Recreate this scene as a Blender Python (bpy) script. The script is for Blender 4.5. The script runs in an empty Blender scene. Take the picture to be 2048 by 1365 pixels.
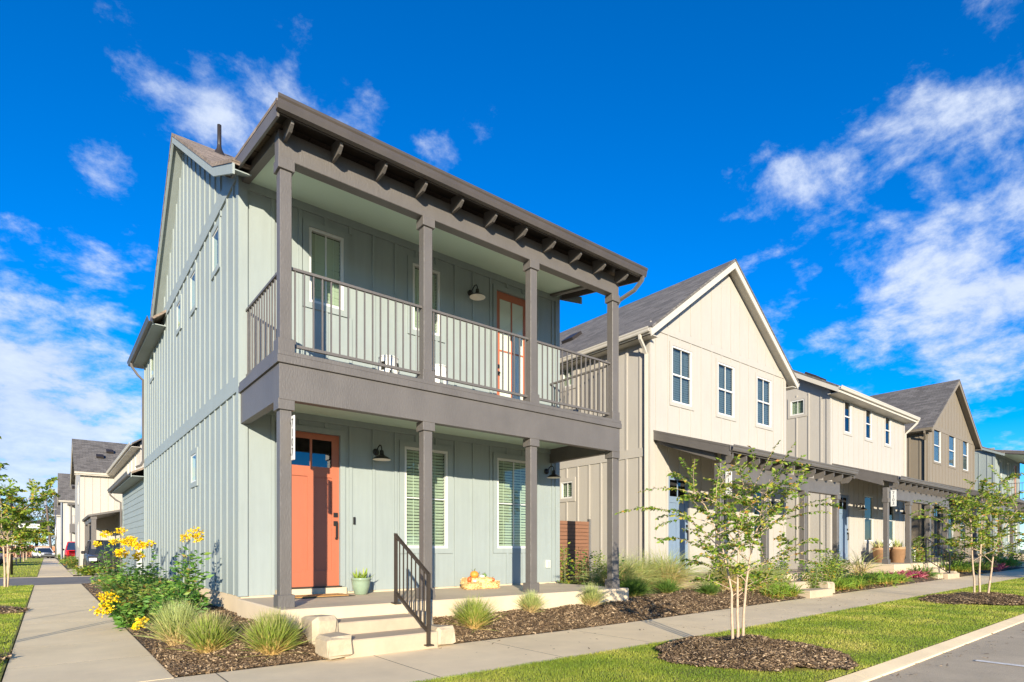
import bpy, math, random
import numpy as np
from mathutils import Vector, Matrix, Quaternion
random.seed(7); RNG = np.random.default_rng(7)
S = bpy.context.scene
COL = S.collection
R = math.radians

# ------------------------------------------------------------------ camera, sky, sun, exposure
YAW = 38.73
CAM_H = 1.22
cam = bpy.data.cameras.new('camera'); camo = bpy.data.objects.new('camera', cam); COL.objects.link(camo)
camo.location = (0, 0, CAM_H); camo.rotation_euler = (R(90), 0, R(-YAW))
cam.sensor_width = 36; cam.lens = 1160/2048*36; cam.shift_y = 416.5/2048
cam.clip_start = .1; cam.clip_end = 3000
S.camera = camo
LIGHT = Vector((.63, 1.0, -.27)).normalized()          # the way the sunlight travels
SUN_EL = math.asin(-LIGHT.z); SUN_AZ = math.atan2(-LIGHT.x, -LIGHT.y)
sun = bpy.data.lights.new('sun', 'SUN'); suno = bpy.data.objects.new('sun', sun); COL.objects.link(suno)
sun.energy = 4.9; sun.angle = R(.5); sun.color = (1, .885, .70)
suno.rotation_euler = LIGHT.to_track_quat('-Z', 'Y').to_euler(); suno.location = (-20, -30, 30)
S.view_settings.view_transform = 'Standard'; S.view_settings.look = 'None'
S.view_settings.exposure = 1.02; S.view_settings.gamma = 1; S.view_settings.use_curve_mapping = False

def pxdir(px, py):
    u = (px-1024)/1160; v = (1099-py)/1160
    s, c = math.cos(R(YAW)), math.sin(R(YAW))
    return Vector((u*s+c, -u*c+s, v)).normalized()

def make_world():
    w = bpy.data.worlds.new('World'); S.world = w; w.use_nodes = True
    N = w.node_tree.nodes; L = w.node_tree.links; N.clear()
    def nd(t, **k):
        n = N.new(t)
        for a, b in k.items(): setattr(n, a, b)
        return n
    def mth(op, a, b=None, clamp=False):
        n = nd('ShaderNodeMath', operation=op, use_clamp=clamp)
        for i, v in enumerate((a, b)):
            if v is None: continue
            if isinstance(v, (int, float)): n.inputs[i].default_value = v
            else: L.new(v, n.inputs[i])
        return n.outputs[0]
    out = nd('ShaderNodeOutputWorld'); bg = nd('ShaderNodeBackground'); L.new(bg.outputs[0], out.inputs[0])
    sky = nd('ShaderNodeTexSky', sky_type='NISHITA', sun_disc=False)
    sky.sun_elevation = SUN_EL; sky.sun_rotation = SUN_AZ; sky.ozone_density = 5.0; sky.air_density = .85; sky.dust_density = .05; sky.altitude = 300
    hs = nd('ShaderNodeHueSaturation'); L.new(sky.outputs[0], hs.inputs['Color'])
    hs.inputs['Saturation'].default_value = 1.27; hs.inputs['Value'].default_value = 1.0; hs.inputs['Hue'].default_value = .506
    tc = nd('ShaderNodeTexCoord'); sep = nd('ShaderNodeSeparateXYZ'); L.new(tc.outputs['Generated'], sep.inputs[0])
    x, y, z = sep.outputs
    zz = mth('ADD', mth('MAXIMUM', z, 0.0), .32)
    comb = nd('ShaderNodeCombineXYZ'); L.new(mth('DIVIDE', x, zz), comb.inputs[0]); L.new(mth('DIVIDE', y, zz), comb.inputs[1])
    def noise(scale, detail, rough, lac=2.0, off=0, dist=0.0):
        n = nd('ShaderNodeTexNoise'); n.inputs['Scale'].default_value = scale; n.inputs['Detail'].default_value = detail
        n.inputs['Roughness'].default_value = rough; n.inputs['Lacunarity'].default_value = lac; n.inputs['Distortion'].default_value = dist
        mp = nd('ShaderNodeMapping'); mp.inputs['Location'].default_value = (off, off*.7, off*.3)
        L.new(comb.outputs[0], mp.inputs[0]); L.new(mp.outputs[0], n.inputs['Vector'])
        return n.outputs['Fac']
    fine = noise(6.5, 12, .64, off=3.1, dist=.12); broad = noise(1.7, 3, .5, off=7.7)
    # cloud banks: where in the sky the scattered field is thick; elsewhere it stays thin
    bias = None
    for px, py, w_, a in ((1960, 590, .15, .55), (1780, 640, .10, .46), (1850, 430, .12, .36), (1980, 190, .13, .42), (1990, 420, .12, .5), (1620, 420, .10, .36), (1600, 330, .045, .40), (1530, 270, .04, .36), (1650, 480, .08, .40), (1740, 85, .05, .26),
                          (40, 850, .14, .78), (110, 735, .11, .56), (30, 560, .05, .36), (150, 560, .06, .40), (230, 585, .05, .32), (430, 225, .055, .46), (560, 215, .06, .46), (680, 235, .05, .38), (330, 165, .04, .36), (240, 30, .03, .26), (960, 270, .035, .34), (880, 320, .035, .40), (1010, 390, .03, .3), (910, 62, .025, .3), (225, 360, .03, .36), (1560, 600, .08, .3), (270, 480, .03, .3)):
        d = pxdir(px, py)
        dp = nd('ShaderNodeVectorMath', operation='DOT_PRODUCT'); L.new(tc.outputs['Generated'], dp.inputs[0]); dp.inputs[1].default_value = d
        t = mth('DIVIDE', mth('SUBTRACT', 1.0, dp.outputs['Value']), w_*w_)
        g = mth('MULTIPLY', mth('POWER', 2.718, mth('MULTIPLY', t, -1.0)), a)
        bias = g if bias is None else mth('MAXIMUM', bias, g)
    dens = mth('ADD', mth('ADD', mth('MULTIPLY', fine, 1.3), mth('MULTIPLY', broad, .45)), bias)
    ramp = nd('ShaderNodeMapRange', interpolation_type='SMOOTHSTEP'); L.new(dens, ramp.inputs['Value'])
    ramp.inputs['From Min'].default_value = 1.16; ramp.inputs['From Max'].default_value = 1.54
    cl = mth('MULTIPLY', ramp.outputs[0], .90)
    shade = nd('ShaderNodeMix', data_type='RGBA'); L.new(mth('SUBTRACT', mth('MULTIPLY', fine, 2.2), .55, True), shade.inputs['Factor'])
    shade.inputs['A'].default_value = (1.75, 2.25, 3.3, 1); shade.inputs['B'].default_value = (3.2, 3.5, 4.0, 1)
    # thin pale veil towards the horizon
    mix = nd('ShaderNodeMix', data_type='RGBA'); L.new(cl, mix.inputs['Factor']); L.new(hs.outputs[0], mix.inputs['A']); L.new(shade.outputs['Result'], mix.inputs['B'])
    L.new(mix.outputs['Result'], bg.inputs['Color']); bg.inputs['Strength'].default_value = .135
make_world()

# ------------------------------------------------------------------ helpers
ORG = {}
def gz(x): return .011*min(max(0, x-7), 60)
MATS = {}
def mat(name, col, rough=.6, var=.06, scale=6.0, bump=0.0, bscale=60.0, spec=.5, metal=0.0, stretch=None, kind=None, col2=None, dirt=0.0, dscale=.5, speck=0.0):
    """principled surface, world-position noise for tone variation and fine relief"""
    if name in MATS: return MATS[name]
    m = bpy.data.materials.new(name); m.use_nodes = True; MATS[name] = m
    N = m.node_tree.nodes; L = m.node_tree.links; b = N['Principled BSDF']
    b.inputs['Roughness'].default_value = rough; b.inputs['Specular IOR Level'].default_value = spec; b.inputs['Metallic'].default_value = metal
    g = N.new('ShaderNodeNewGeometry'); mp = N.new('ShaderNodeMapping'); L.new(g.outputs['Position'], mp.inputs[0])
    if stretch: mp.inputs['Scale'].default_value = stretch
    n = N.new('ShaderNodeTexNoise'); n.inputs['Scale'].default_value = scale; n.inputs['Detail'].default_value = 6; n.inputs['Roughness'].default_value = .6
    L.new(mp.outputs[0], n.inputs['Vector'])
    r = N.new('ShaderNodeMapRange'); L.new(n.outputs['Fac'], r.inputs['Value']); r.inputs['From Min'].default_value = .3; r.inputs['From Max'].default_value = .7
    mx = N.new('ShaderNodeMix'); mx.data_type = 'RGBA'; L.new(r.outputs[0], mx.inputs['Factor'])
    lo = [c*(1-var) for c in col]; hi = list(col2) if col2 else [min(1, c*(1+var)) for c in col]
    mx.inputs['A'].default_value = (*lo, 1); mx.inputs['B'].default_value = (*hi, 1)
    csock = mx.outputs['Result']
    if dirt or speck:
        for sc, amt, lo, hi, det in ((dscale, dirt, .42, .66, 8), (95.0, speck, .60, .72, 2)):
            if not amt: continue
            q = N.new('ShaderNodeTexNoise'); q.inputs['Scale'].default_value = sc; q.inputs['Detail'].default_value = det; q.inputs['Roughness'].default_value = .65; L.new(g.outputs['Position'], q.inputs['Vector'])
            rr = N.new('ShaderNodeMapRange'); L.new(q.outputs['Fac'], rr.inputs['Value']); rr.inputs['From Min'].default_value = lo; rr.inputs['From Max'].default_value = hi; rr.inputs['To Min'].default_value = 0; rr.inputs['To Max'].default_value = amt
            m3 = N.new('ShaderNodeMix'); m3.data_type = 'RGBA'; L.new(rr.outputs[0], m3.inputs['Factor']); L.new(csock, m3.inputs['A']); m3.inputs['B'].default_value = (*[c*.45 for c in col], 1); csock = m3.outputs['Result']
    L.new(csock, b.inputs['Base Color'])
    if bump:
        n2 = N.new('ShaderNodeTexNoise'); n2.inputs['Scale'].default_value = bscale; n2.inputs['Detail'].default_value = 5; L.new(mp.outputs[0], n2.inputs['Vector'])
        bp = N.new('ShaderNodeBump'); bp.inputs['Strength'].default_value = bump; bp.inputs['Distance'].default_value = .01; L.new(n2.outputs['Fac'], bp.inputs['Height']); L.new(bp.outputs[0], b.inputs['Normal'])
    return m

def leafmat(name, stops, transl=.35, rough=.5, uvramp=None):
    """foliage: colour by a random number per leaf (or along the blade with uvramp), part of the light passes through"""
    m = bpy.data.materials.new(name); m.use_nodes = True; MATS[name] = m
    N = m.node_tree.nodes; L = m.node_tree.links; b = N['Principled BSDF']; out = N['Material Output']
    b.inputs['Roughness'].default_value = rough; b.inputs['Specular IOR Level'].default_value = .35
    g = N.new('ShaderNodeNewGeometry'); cr = N.new('ShaderNodeValToRGB')
    els = cr.color_ramp.elements
    while len(els) < len(stops): els.new(.5)
    for e, (p, c) in zip(els, stops): e.position = p; e.color = (*c, 1)
    if uvramp:
        tc = N.new('ShaderNodeTexCoord'); sp = N.new('ShaderNodeSeparateXYZ'); L.new(tc.outputs['UV'], sp.inputs[0])
        a = N.new('ShaderNodeMath'); a.operation = 'MULTIPLY_ADD'; L.new(g.outputs['Random Per Island'], a.inputs[0]); a.inputs[1].default_value = uvramp; 
        a2 = N.new('ShaderNodeMath'); a2.operation = 'SUBTRACT'; L.new(sp.outputs[1], a2.inputs[0]); a2.inputs[1].default_value = uvramp/2; L.new(a2.outputs[0], a.inputs[2])
        L.new(a.outputs[0], cr.inputs[0])
    else: L.new(g.outputs['Random Per Island'], cr.inputs[0])
    L.new(cr.outputs[0], b.inputs['Base Color'])
    t = N.new('ShaderNodeBsdfTranslucent'); L.new(cr.outputs[0], t.inputs[0])
    ms = N.new('ShaderNodeMixShader'); ms.inputs[0].default_value = transl; L.new(b.outputs[0], ms.inputs[1]); L.new(t.outputs[0], ms.inputs[2]); L.new(ms.outputs[0], out.inputs[0])
    return m

def glassmat(name, tint=(.86, .95, .9), refl=1.0):
    m = bpy.data.materials.new(name); m.use_nodes = True; MATS[name] = m
    N = m.node_tree.nodes; L = m.node_tree.links; N.remove(N['Principled BSDF']); out = N['Material Output']
    t = N.new('ShaderNodeBsdfTransparent'); t.inputs[0].default_value = (*tint, 1)
    gl = N.new('ShaderNodeBsdfGlossy'); gl.inputs['Roughness'].default_value = .02
    f = N.new('ShaderNodeLayerWeight'); f.inputs['Blend'].default_value = .5
    pw = N.new('ShaderNodeMath'); pw.operation = 'POWER'; L.new(f.outputs['Facing'], pw.inputs[0]); pw.inputs[1].default_value = 4.5
    mu = N.new('ShaderNodeMath'); mu.operation = 'MULTIPLY_ADD'; mu.use_clamp = True; L.new(pw.outputs[0], mu.inputs[0]); mu.inputs[1].default_value = .55*refl; mu.inputs[2].default_value = .10*refl
    ms = N.new('ShaderNodeMixShader'); L.new(mu.outputs[0], ms.inputs[0]); L.new(t.outputs[0], ms.inputs[1]); L.new(gl.outputs[0], ms.inputs[2]); L.new(ms.outputs[0], out.inputs[0])
    return m

def thing(name, loc, label, cat, group=None, kind=None, rotz=0):
    o = bpy.data.objects.new(name, None); COL.objects.link(o); o.location = loc; o.rotation_euler = (0, 0, rotz); o.empty_display_size = .2
    ORG[o] = tuple(loc); tag(o, label, cat, group, kind); return o
def tag(o, label=None, cat=None, group=None, kind=None):
    if label: o['label'] = label
    if cat: o['category'] = cat
    if group: o['group'] = group
    if kind: o['kind'] = kind
    return o
def mesh_obj(name, V, F, m, parent=None, smooth=False, loc=None, uv=None):
    """V in world coordinates (or in the thing's own frame when it has ORG (0,0,0))"""
    org = ORG[parent] if parent is not None else (loc or (0, 0, 0))
    me = bpy.data.meshes.new(name)
    V = np.asarray(V, dtype=np.float64).reshape(-1, 3) - np.array(org)
    if isinstance(F, np.ndarray):
        k = F.shape[1]; n = F.shape[0]
        me.vertices.add(len(V)); me.vertices.foreach_set('co', V.ravel())
        me.loops.add(n*k); me.loops.foreach_set('vertex_index', F.ravel().astype(np.int32))
        me.polygons.add(n); me.polygons.foreach_set('loop_start', np.arange(0, n*k, k, dtype=np.int32))
        if uv is not None:
            ul = me.uv_layers.new(name='UVMap'); ul.data.foreach_set('uv', np.asarray(uv, dtype=np.float32)[F.ravel()].ravel())
        me.update(calc_edges=True); me.validate()
    else:
        me.from_pydata([tuple(v) for v in V], [], F); me.update()
    if m is not None:
        for mm in (m if isinstance(m, (list, tuple)) else [m]): me.materials.append(mm)
    if smooth: me.polygons.foreach_set('use_smooth', [True]*len(me.polygons))
    o = bpy.data.objects.new(name, me); COL.objects.link(o)
    if parent is not None: o.parent = parent
    else: o.location = org
    ORG[o] = org
    return o
BF = [(0, 3, 2, 1), (4, 5, 6, 7), (0, 1, 5, 4), (1, 2, 6, 5), (2, 3, 7, 6), (3, 0, 4, 7)]
def bv(x0, x1, y0, y1, z0, z1): return [(x0, y0, z0), (x1, y0, z0), (x1, y1, z0), (x0, y1, z0), (x0, y0, z1), (x1, y0, z1), (x1, y1, z1), (x0, y1, z1)]
def bvb(x0, x1, y0, y1, z0, z1, b):
    """box with chamfered edges: 24 verts"""
    V = []; F = []
    c = ((x0+x1)/2, (y0+y1)/2, (z0+z1)/2); h = ((x1-x0)/2, (y1-y0)/2, (z1-z0)/2)
    idx = {}
    for sx in (-1, 1):
        for sy in (-1, 1):
            for sz in (-1, 1):
                for a in range(3):
                    s = (sx, sy, sz); p = [c[i]+s[i]*(h[i]-(0 if i == a else b)) for i in range(3)]
                    idx[(sx, sy, sz, a)] = len(V); V.append(tuple(p))
    def face(ids):
        p = [Vector(V[i]) for i in ids]; n = (p[1]-p[0]).cross(p[2]-p[0]); cc = sum(p, Vector())/len(p)-Vector(c)
        F.append(tuple(ids) if n.dot(cc) > 0 else tuple(reversed(ids)))
    for a in range(3):
        o = [i for i in range(3) if i != a]
        for s in (-1, 1):
            q = []
            for t in ((-1, -1), (1, -1), (1, 1), (-1, 1)):
                k = [0]*3; k[a] = s; k[o[0]] = t[0]; k[o[1]] = t[1]; q.append(idx[(*k, a)])
            face(q)
        for t in ((-1, -1), (1, -1), (1, 1), (-1, 1)):   # edges along a
            k0 = [0]*3; k0[o[0]] = t[0]; k0[o[1]] = t[1]; k0[a] = -1; k1 = list(k0); k1[a] = 1
            face([idx[(*k0, o[0])], idx[(*k0, o[1])], idx[(*k1, o[1])], idx[(*k1, o[0])]])
    for sx in (-1, 1):
        for sy in (-1, 1):
            for sz in (-1, 1): face([idx[(sx, sy, sz, a)] for a in range(3)])
    return V, F
def box(name, x0, x1, y0, y1, z0, z1, m, parent=None, bev=0, loc=None):
    if parent is None and loc is None: loc = ((x0+x1)/2, (y0+y1)/2, z0)
    if bev: V, F = bvb(x0, x1, y0, y1, z0, z1, bev)
    else: V, F = bv(x0, x1, y0, y1, z0, z1), BF
    return mesh_obj(name, V, F, m, parent, loc=loc)
def boxes(name, L, m, parent=None, loc=None):
    V = []; F = []
    for b in L:
        k = len(V); V += bv(*b); F += [tuple(i+k for i in f) for f in BF]
    return mesh_obj(name, V, F, m, parent, loc=loc)
UNIT = {}
def pbox(name, x0, x1, y0, y1, z0, z1, m, parent):
    """small piece: shares one unit-box mesh per material"""
    if m.name not in UNIT:
        me = bpy.data.meshes.new('unit_'+m.name); me.from_pydata(bv(-.5, .5, -.5, .5, -.5, .5), [], BF); me.materials.append(m); UNIT[m.name] = me
    o = bpy.data.objects.new(name, UNIT[m.name]); COL.objects.link(o); o.parent = parent
    g = ORG[parent]; o.location = ((x0+x1)/2-g[0], (y0+y1)/2-g[1], (z0+z1)/2-g[2]); o.scale = (x1-x0, y1-y0, z1-z0); ORG[o] = g
    return o
def tube(P, rad, n=6, cap=True):
    P = [Vector(p) for p in P]; rad = rad if isinstance(rad, (list, tuple)) else [rad]*len(P)
    V = []; F = []; prev = None
    for i, p in enumerate(P):
        t = (P[min(i+1, len(P)-1)]-P[max(i-1, 0)]).normalized()
        if prev is None: a = t.orthogonal().normalized()
        else: a = (prev-t*prev.dot(t)).normalized()
        prev = a; b = t.cross(a)
        for k in range(n):
            w = 2*math.pi*k/n; V.append(tuple(p+(a*math.cos(w)+b*math.sin(w))*rad[i]))
    for i in range(len(P)-1):
        for k in range(n): F.append((i*n+k, i*n+(k+1) % n, (i+1)*n+(k+1) % n, (i+1)*n+k))
    if cap: F.append(tuple(range(n-1, -1, -1))); F.append(tuple((len(P)-1)*n+k for k in range(n)))
    return V, F
def joinm(L):
    V = []; F = []
    for v, f in L:
        k = len(V); V += list(v); F += [tuple(i+k for i in q) for q in f]
    return V, F
def lathe(prof, n=20, c=(0, 0, 0)):
    V = []; F = []
    for r, z in prof:
        for k in range(n): w = 2*math.pi*k/n; V.append((c[0]+r*math.cos(w), c[1]+r*math.sin(w), c[2]+z))
    for i in range(len(prof)-1):
        for k in range(n): F.append((i*n+k, i*n+(k+1) % n, (i+1)*n+(k+1) % n, (i+1)*n+k))
    return V, F
def prism(poly, axis, a0, a1):
    """polygon (pairs) extruded along axis 'x','y' or 'z' ; pairs are the other two coordinates in order"""
    n = len(poly); V = []
    for a in (a0, a1):
        for p, q in poly: V.append((a, p, q) if axis == 'x' else (p, a, q) if axis == 'y' else (p, q, a))
    F = [tuple(range(n)), tuple(range(2*n-1, n-1, -1))]+[(i, n+i, n+(i+1) % n, (i+1) % n) for i in range(n)]
    # orient outwards
    p = [Vector(v) for v in V]; cen = sum(p, Vector())/len(p); out = []
    area = sum(poly[i][0]*poly[(i+1) % n][1]-poly[(i+1) % n][0]*poly[i][1] for i in range(n))
    flip = (area > 0) ^ (axis == 'y') ^ (a1 < a0)
    return V, [tuple(reversed(f)) for f in F] if flip else F
def slab(name, quad, th, m, parent):
    q = [Vector(p) for p in quad]; n = (q[1]-q[0]).cross(q[-1]-q[0]).normalized()
    if n.z < 0: q.reverse(); n = -n
    k = len(q); V = [tuple(p) for p in q]+[tuple(p-n*th) for p in q]
    F = [tuple(range(k)), tuple(range(2*k-1, k-1, -1))]+[(i, k+i, k+(i+1) % k, (i+1) % k) for i in range(k)]
    return mesh_obj(name, V, F, m, parent)
def dup(root, loc=None, label=None, group=None, rotz=None):
    r = root.copy(); COL.objects.link(r); r.parent = None
    if loc is not None: r.location = loc
    if rotz is not None: r.rotation_euler = (0, 0, rotz)
    if label: r['label'] = label
    if group: r['group'] = group
    for ch in list(root.children):
        c = ch.copy(); COL.objects.link(c); c.parent = r
        for g in list(ch.children): d = g.copy(); COL.objects.link(d); d.parent = c
    ORG[r] = tuple(r.location); return r
def cl01(t): return np.clip(t, 0, 1)

# ------------------------------------------------------------------ materials
SAGE = mat('sage_paint', (.252, .290, .280), .6, .045, 2, .18, 90, stretch=(6, 6, .6), dirt=.10, dscale=.9)
SAGE_C = mat('sage_ceiling_paint', (.54, .67, .56), .6, .02, 2, .05, 40)
BROWN = mat('taupe_trim_paint', (.110, .100, .091), .5, .08, 3, .45, 55, stretch=(1, 1, .35), dirt=.15, dscale=2.5)
GUTM = mat('bronze_gutter', (.070, .058, .048), .4, .12, 2.5, dirt=.2, dscale=1.5)
DKBROWN = mat('dark_taupe_paint', (.026, .021, .018), .5, .08, 4)
CREAM = mat('cream_paint', (.385, .360, .315), .6, .035, 2, .15, 90, stretch=(6, 6, .6), dirt=.06, dscale=.8)
CREAM_T = mat('cream_trim_paint', (.47, .44, .375), .5, .03, 3)
TAUPE = mat('taupe_wall_paint', (.19, .16, .118), .65, .03, 3, .12, 90, stretch=(6, 6, .6))
WHITE = mat('white_vinyl', (.56, .56, .53), .4, .02, 3)
CORAL = mat('coral_door_paint', (.37, .112, .055), .42, .03, 4, .06, 60, stretch=(4, 4, .5))
BLUED = mat('slate_blue_door_paint', (.16, .22, .30), .45, .03, 4)
BLACK = mat('black_metal', (.012, .011, .010), .4, .1, 8)
BRONZE = mat('bronze_metal', (.05, .038, .027), .45, .15, 12, metal=.3)
LAMPW = mat('enamel_white', (.75, .70, .60), .35, .02, 5)
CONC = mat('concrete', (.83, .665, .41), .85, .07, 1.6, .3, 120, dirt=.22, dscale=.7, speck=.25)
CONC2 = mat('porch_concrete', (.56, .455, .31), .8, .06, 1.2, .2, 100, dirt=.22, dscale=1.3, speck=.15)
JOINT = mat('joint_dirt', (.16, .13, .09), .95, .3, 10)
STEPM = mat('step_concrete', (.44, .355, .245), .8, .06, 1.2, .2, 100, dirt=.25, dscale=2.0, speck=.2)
ASPH = mat('asphalt', (.56, .455, .30), .9, .10, 1.2, .5, 180, dirt=.35, dscale=.45, speck=.5)
ASPH2 = mat('alley_asphalt', (.20, .185, .165), .9, .12, 2.0, .4, 160)
PAINTL = mat('road_paint', (.75, .72, .64), .8, .3, 20)
STONE = mat('limestone', (.42, .345, .235), .85, .16, 7, .6, 30)
SOIL = mat('mulch_soil', (.10, .068, .04), .95, .45, 14, .8, 50)
TURF = mat('turf_soil', (.27, .26, .04), .95, .4, 5, .6, 60)
FARG = mat('ground_scrub', (.12, .115, .05), .95, .35, .4)
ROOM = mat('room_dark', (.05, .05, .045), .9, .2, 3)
BLIND = mat('blind_slat', (.62, .64, .56), .6, .02, 3)
RUBBER = mat('rubber', (.012, .012, .012), .8, .2, 20)
STEEL = mat('grey_metal', (.35, .35, .35), .35, .05, 8, metal=.8)
GLASS = glassmat('window_glass', (.78, .88, .79), 1.15)
GLASSC = glassmat('clear_glass', (.94, .96, .93), .8)
GLASSG = glassmat('grey_glass', (.42, .50, .55), 1.3)
GLASSD = glassmat('dark_glass', (.25, .30, .30), 1.4)
def shinglemat(name, col):
    m = bpy.data.materials.new(name); m.use_nodes = True; MATS[name] = m
    N = m.node_tree.nodes; L = m.node_tree.links; b = N['Principled BSDF']; b.inputs['Roughness'].default_value = .9
    g = N.new('ShaderNodeNewGeometry'); sp = N.new('ShaderNodeSeparateXYZ'); L.new(g.outputs['Position'], sp.inputs[0])
    nm = N.new('ShaderNodeSeparateXYZ'); L.new(g.outputs['True Normal'], nm.inputs[0])
    ab = N.new('ShaderNodeMath'); ab.operation = 'ABSOLUTE'; L.new(nm.outputs[0], ab.inputs[0])
    gt = N.new('ShaderNodeMath'); gt.operation = 'GREATER_THAN'; L.new(ab.outputs[0], gt.inputs[0]); gt.inputs[1].default_value = .2
    mx = N.new('ShaderNodeMix'); L.new(gt.outputs[0], mx.inputs['Factor']); L.new(sp.outputs[0], mx.inputs['A']); L.new(sp.outputs[1], mx.inputs['B'])
    zs = N.new('ShaderNodeMath'); zs.operation = 'MULTIPLY'; L.new(sp.outputs[2], zs.inputs[0]); zs.inputs[1].default_value = 1.55
    cb = N.new('ShaderNodeCombineXYZ'); L.new(mx.outputs[0], cb.inputs[0]); L.new(zs.outputs[0], cb.inputs[1])
    br = N.new('ShaderNodeTexBrick'); L.new(cb.outputs[0], br.inputs['Vector']); br.inputs['Scale'].default_value = 1; br.inputs['Brick Width'].default_value = .33; br.inputs['Row Height'].default_value = .145
    br.inputs['Mortar Size'].default_value = .006; br.inputs['Mortar Smooth'].default_value = .3; br.inputs['Bias'].default_value = 0
    br.inputs['Color1'].default_value = (*[c*.75 for c in col], 1); br.inputs['Color2'].default_value = (*[c*1.3 for c in col], 1); br.inputs['Mortar'].default_value = (*[c*.4 for c in col], 1)
    n = N.new('ShaderNodeTexNoise'); n.inputs['Scale'].default_value = 45; n.inputs['Detail'].default_value = 4; L.new(g.outputs['Position'], n.inputs['Vector'])
    m2 = N.new('ShaderNodeMix'); m2.data_type = 'RGBA'; m2.blend_type = 'MULTIPLY'; m2.inputs['Factor'].default_value = .8; L.new(br.outputs['Color'], m2.inputs['A']); 
    r = N.new('ShaderNodeMapRange'); L.new(n.outputs['Fac'], r.inputs['Value']); r.inputs['From Min'].default_value = .25; r.inputs['From Max'].default_value = .75; r.inputs['To Min'].default_value = .55; r.inputs['To Max'].default_value = 1.4
    L.new(r.outputs[0], m2.inputs['B']); L.new(m2.outputs['Result'], b.inputs['Base Color'])
    bp = N.new('ShaderNodeBump'); bp.inputs['Strength'].default_value = .5; bp.inputs['Distance'].default_value = .012; bp.invert = True; L.new(br.outputs['Fac'], bp.inputs['Height']); L.new(bp.outputs[0], b.inputs['Normal'])
    return m
SHG = shinglemat('grey_shingles', (.125, .115, .105)); SHB = shinglemat('brown_shingles', (.20, .155, .12))
# foliage
GRASS_M = leafmat('grass_blades', [(0, (.13, .22, .018)), (.4, (.24, .325, .028)), (.72, (.40, .425, .06)), (1, (.62, .52, .16))], .35)
def patchy(m, scale, amt):
    N = m.node_tree.nodes; L = m.node_tree.links; cr = [n for n in N if n.type == 'VALTORGB'][0]; src = cr.inputs[0].links[0].from_socket
    g = N.new('ShaderNodeNewGeometry'); n = N.new('ShaderNodeTexNoise'); n.inputs['Scale'].default_value = scale; n.inputs['Detail'].default_value = 4; L.new(g.outputs['Position'], n.inputs['Vector'])
    r = N.new('ShaderNodeMapRange'); L.new(n.outputs['Fac'], r.inputs['Value']); r.inputs['From Min'].default_value = .32; r.inputs['From Max'].default_value = .68
    mx = N.new('ShaderNodeMix'); mx.inputs['Factor'].default_value = amt; L.new(src, mx.inputs['A']); L.new(r.outputs[0], mx.inputs['B']); L.new(mx.outputs[0], cr.inputs[0])
patchy(GRASS_M, 1.1, .68)
CHIP_M = leafmat('mulch_chips', [(0, (.05, .032, .018)), (.5, (.15, .098, .055)), (.8, (.30, .205, .115)), (1, (.55, .41, .25))], 0.0, .9)
MUHLY = leafmat('tuft_grass', [(0, (.66, .46, .18)), (.36, (.62, .46, .15)), (.56, (.25, .34, .045)), (.85, (.33, .40, .08)), (1, (.55, .46, .24))], .3, .6, uvramp=.35)
MUHLY2 = leafmat('pale_feather_grass', [(0, (.68, .51, .25)), (.4, (.64, .50, .23)), (.62, (.36, .43, .11)), (1, (.50, .54, .23))], .3, .6, uvramp=.35)
MUHLY3 = leafmat('green_tuft_grass', [(0, (.5, .38, .17)), (.18, (.34, .32, .08)), (.4, (.09, .18, .028)), (1, (.18, .29, .055))], .3, .6, uvramp=.3)
LILY = leafmat('broad_strap_leaves', [(0, (.45, .26, .08)), (.25, (.34, .37, .055)), (.6, (.19, .33, .04)), (1, (.27, .42, .06))], .35, .5, uvramp=.5)
MYRTLE = leafmat('crape_myrtle_leaves', [(0, (.09, .18, .022)), (.35, (.17, .29, .03)), (.7, (.30, .40, .045)), (.92, (.50, .46, .06)), (1, (.52, .22, .05))], .45)
TECOMA = leafmat('glossy_leaves', [(0, (.055, .15, .025)), (.5, (.11, .26, .04)), (.9, (.22, .36, .055)), (1, (.34, .22, .05))], .35)
LANTANA = leafmat('bushy_leaves', [(0, (.08, .16, .026)), (.5, (.16, .25, .04)), (.85, (.27, .31, .05)), (1, (.45, .20, .06))], .35)
OLIVE = leafmat('olive_tree_leaves', [(0, (.04, .06, .014)), (.5, (.085, .105, .022)), (1, (.16, .155, .035))], .3)
YELLOW = leafmat('yellow_petals', [(0, (.85, .52, .006)), (.5, (.90, .64, .008)), (1, (.95, .74, .02))], .3)
PINK = leafmat('pink_leaves', [(0, (.30, .05, .09)), (.6, (.50, .10, .17)), (1, (.62, .30, .30))], .3)
BARK = mat('pale_bark', (.42, .31, .21), .8, .25, 18, .3, 60)
BARK2 = mat('grey_bark', (.16, .12, .09), .9, .3, 12, .5, 40)
STEM_M = mat('green_stem', (.12, .14, .05), .7, .2, 15)

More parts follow.
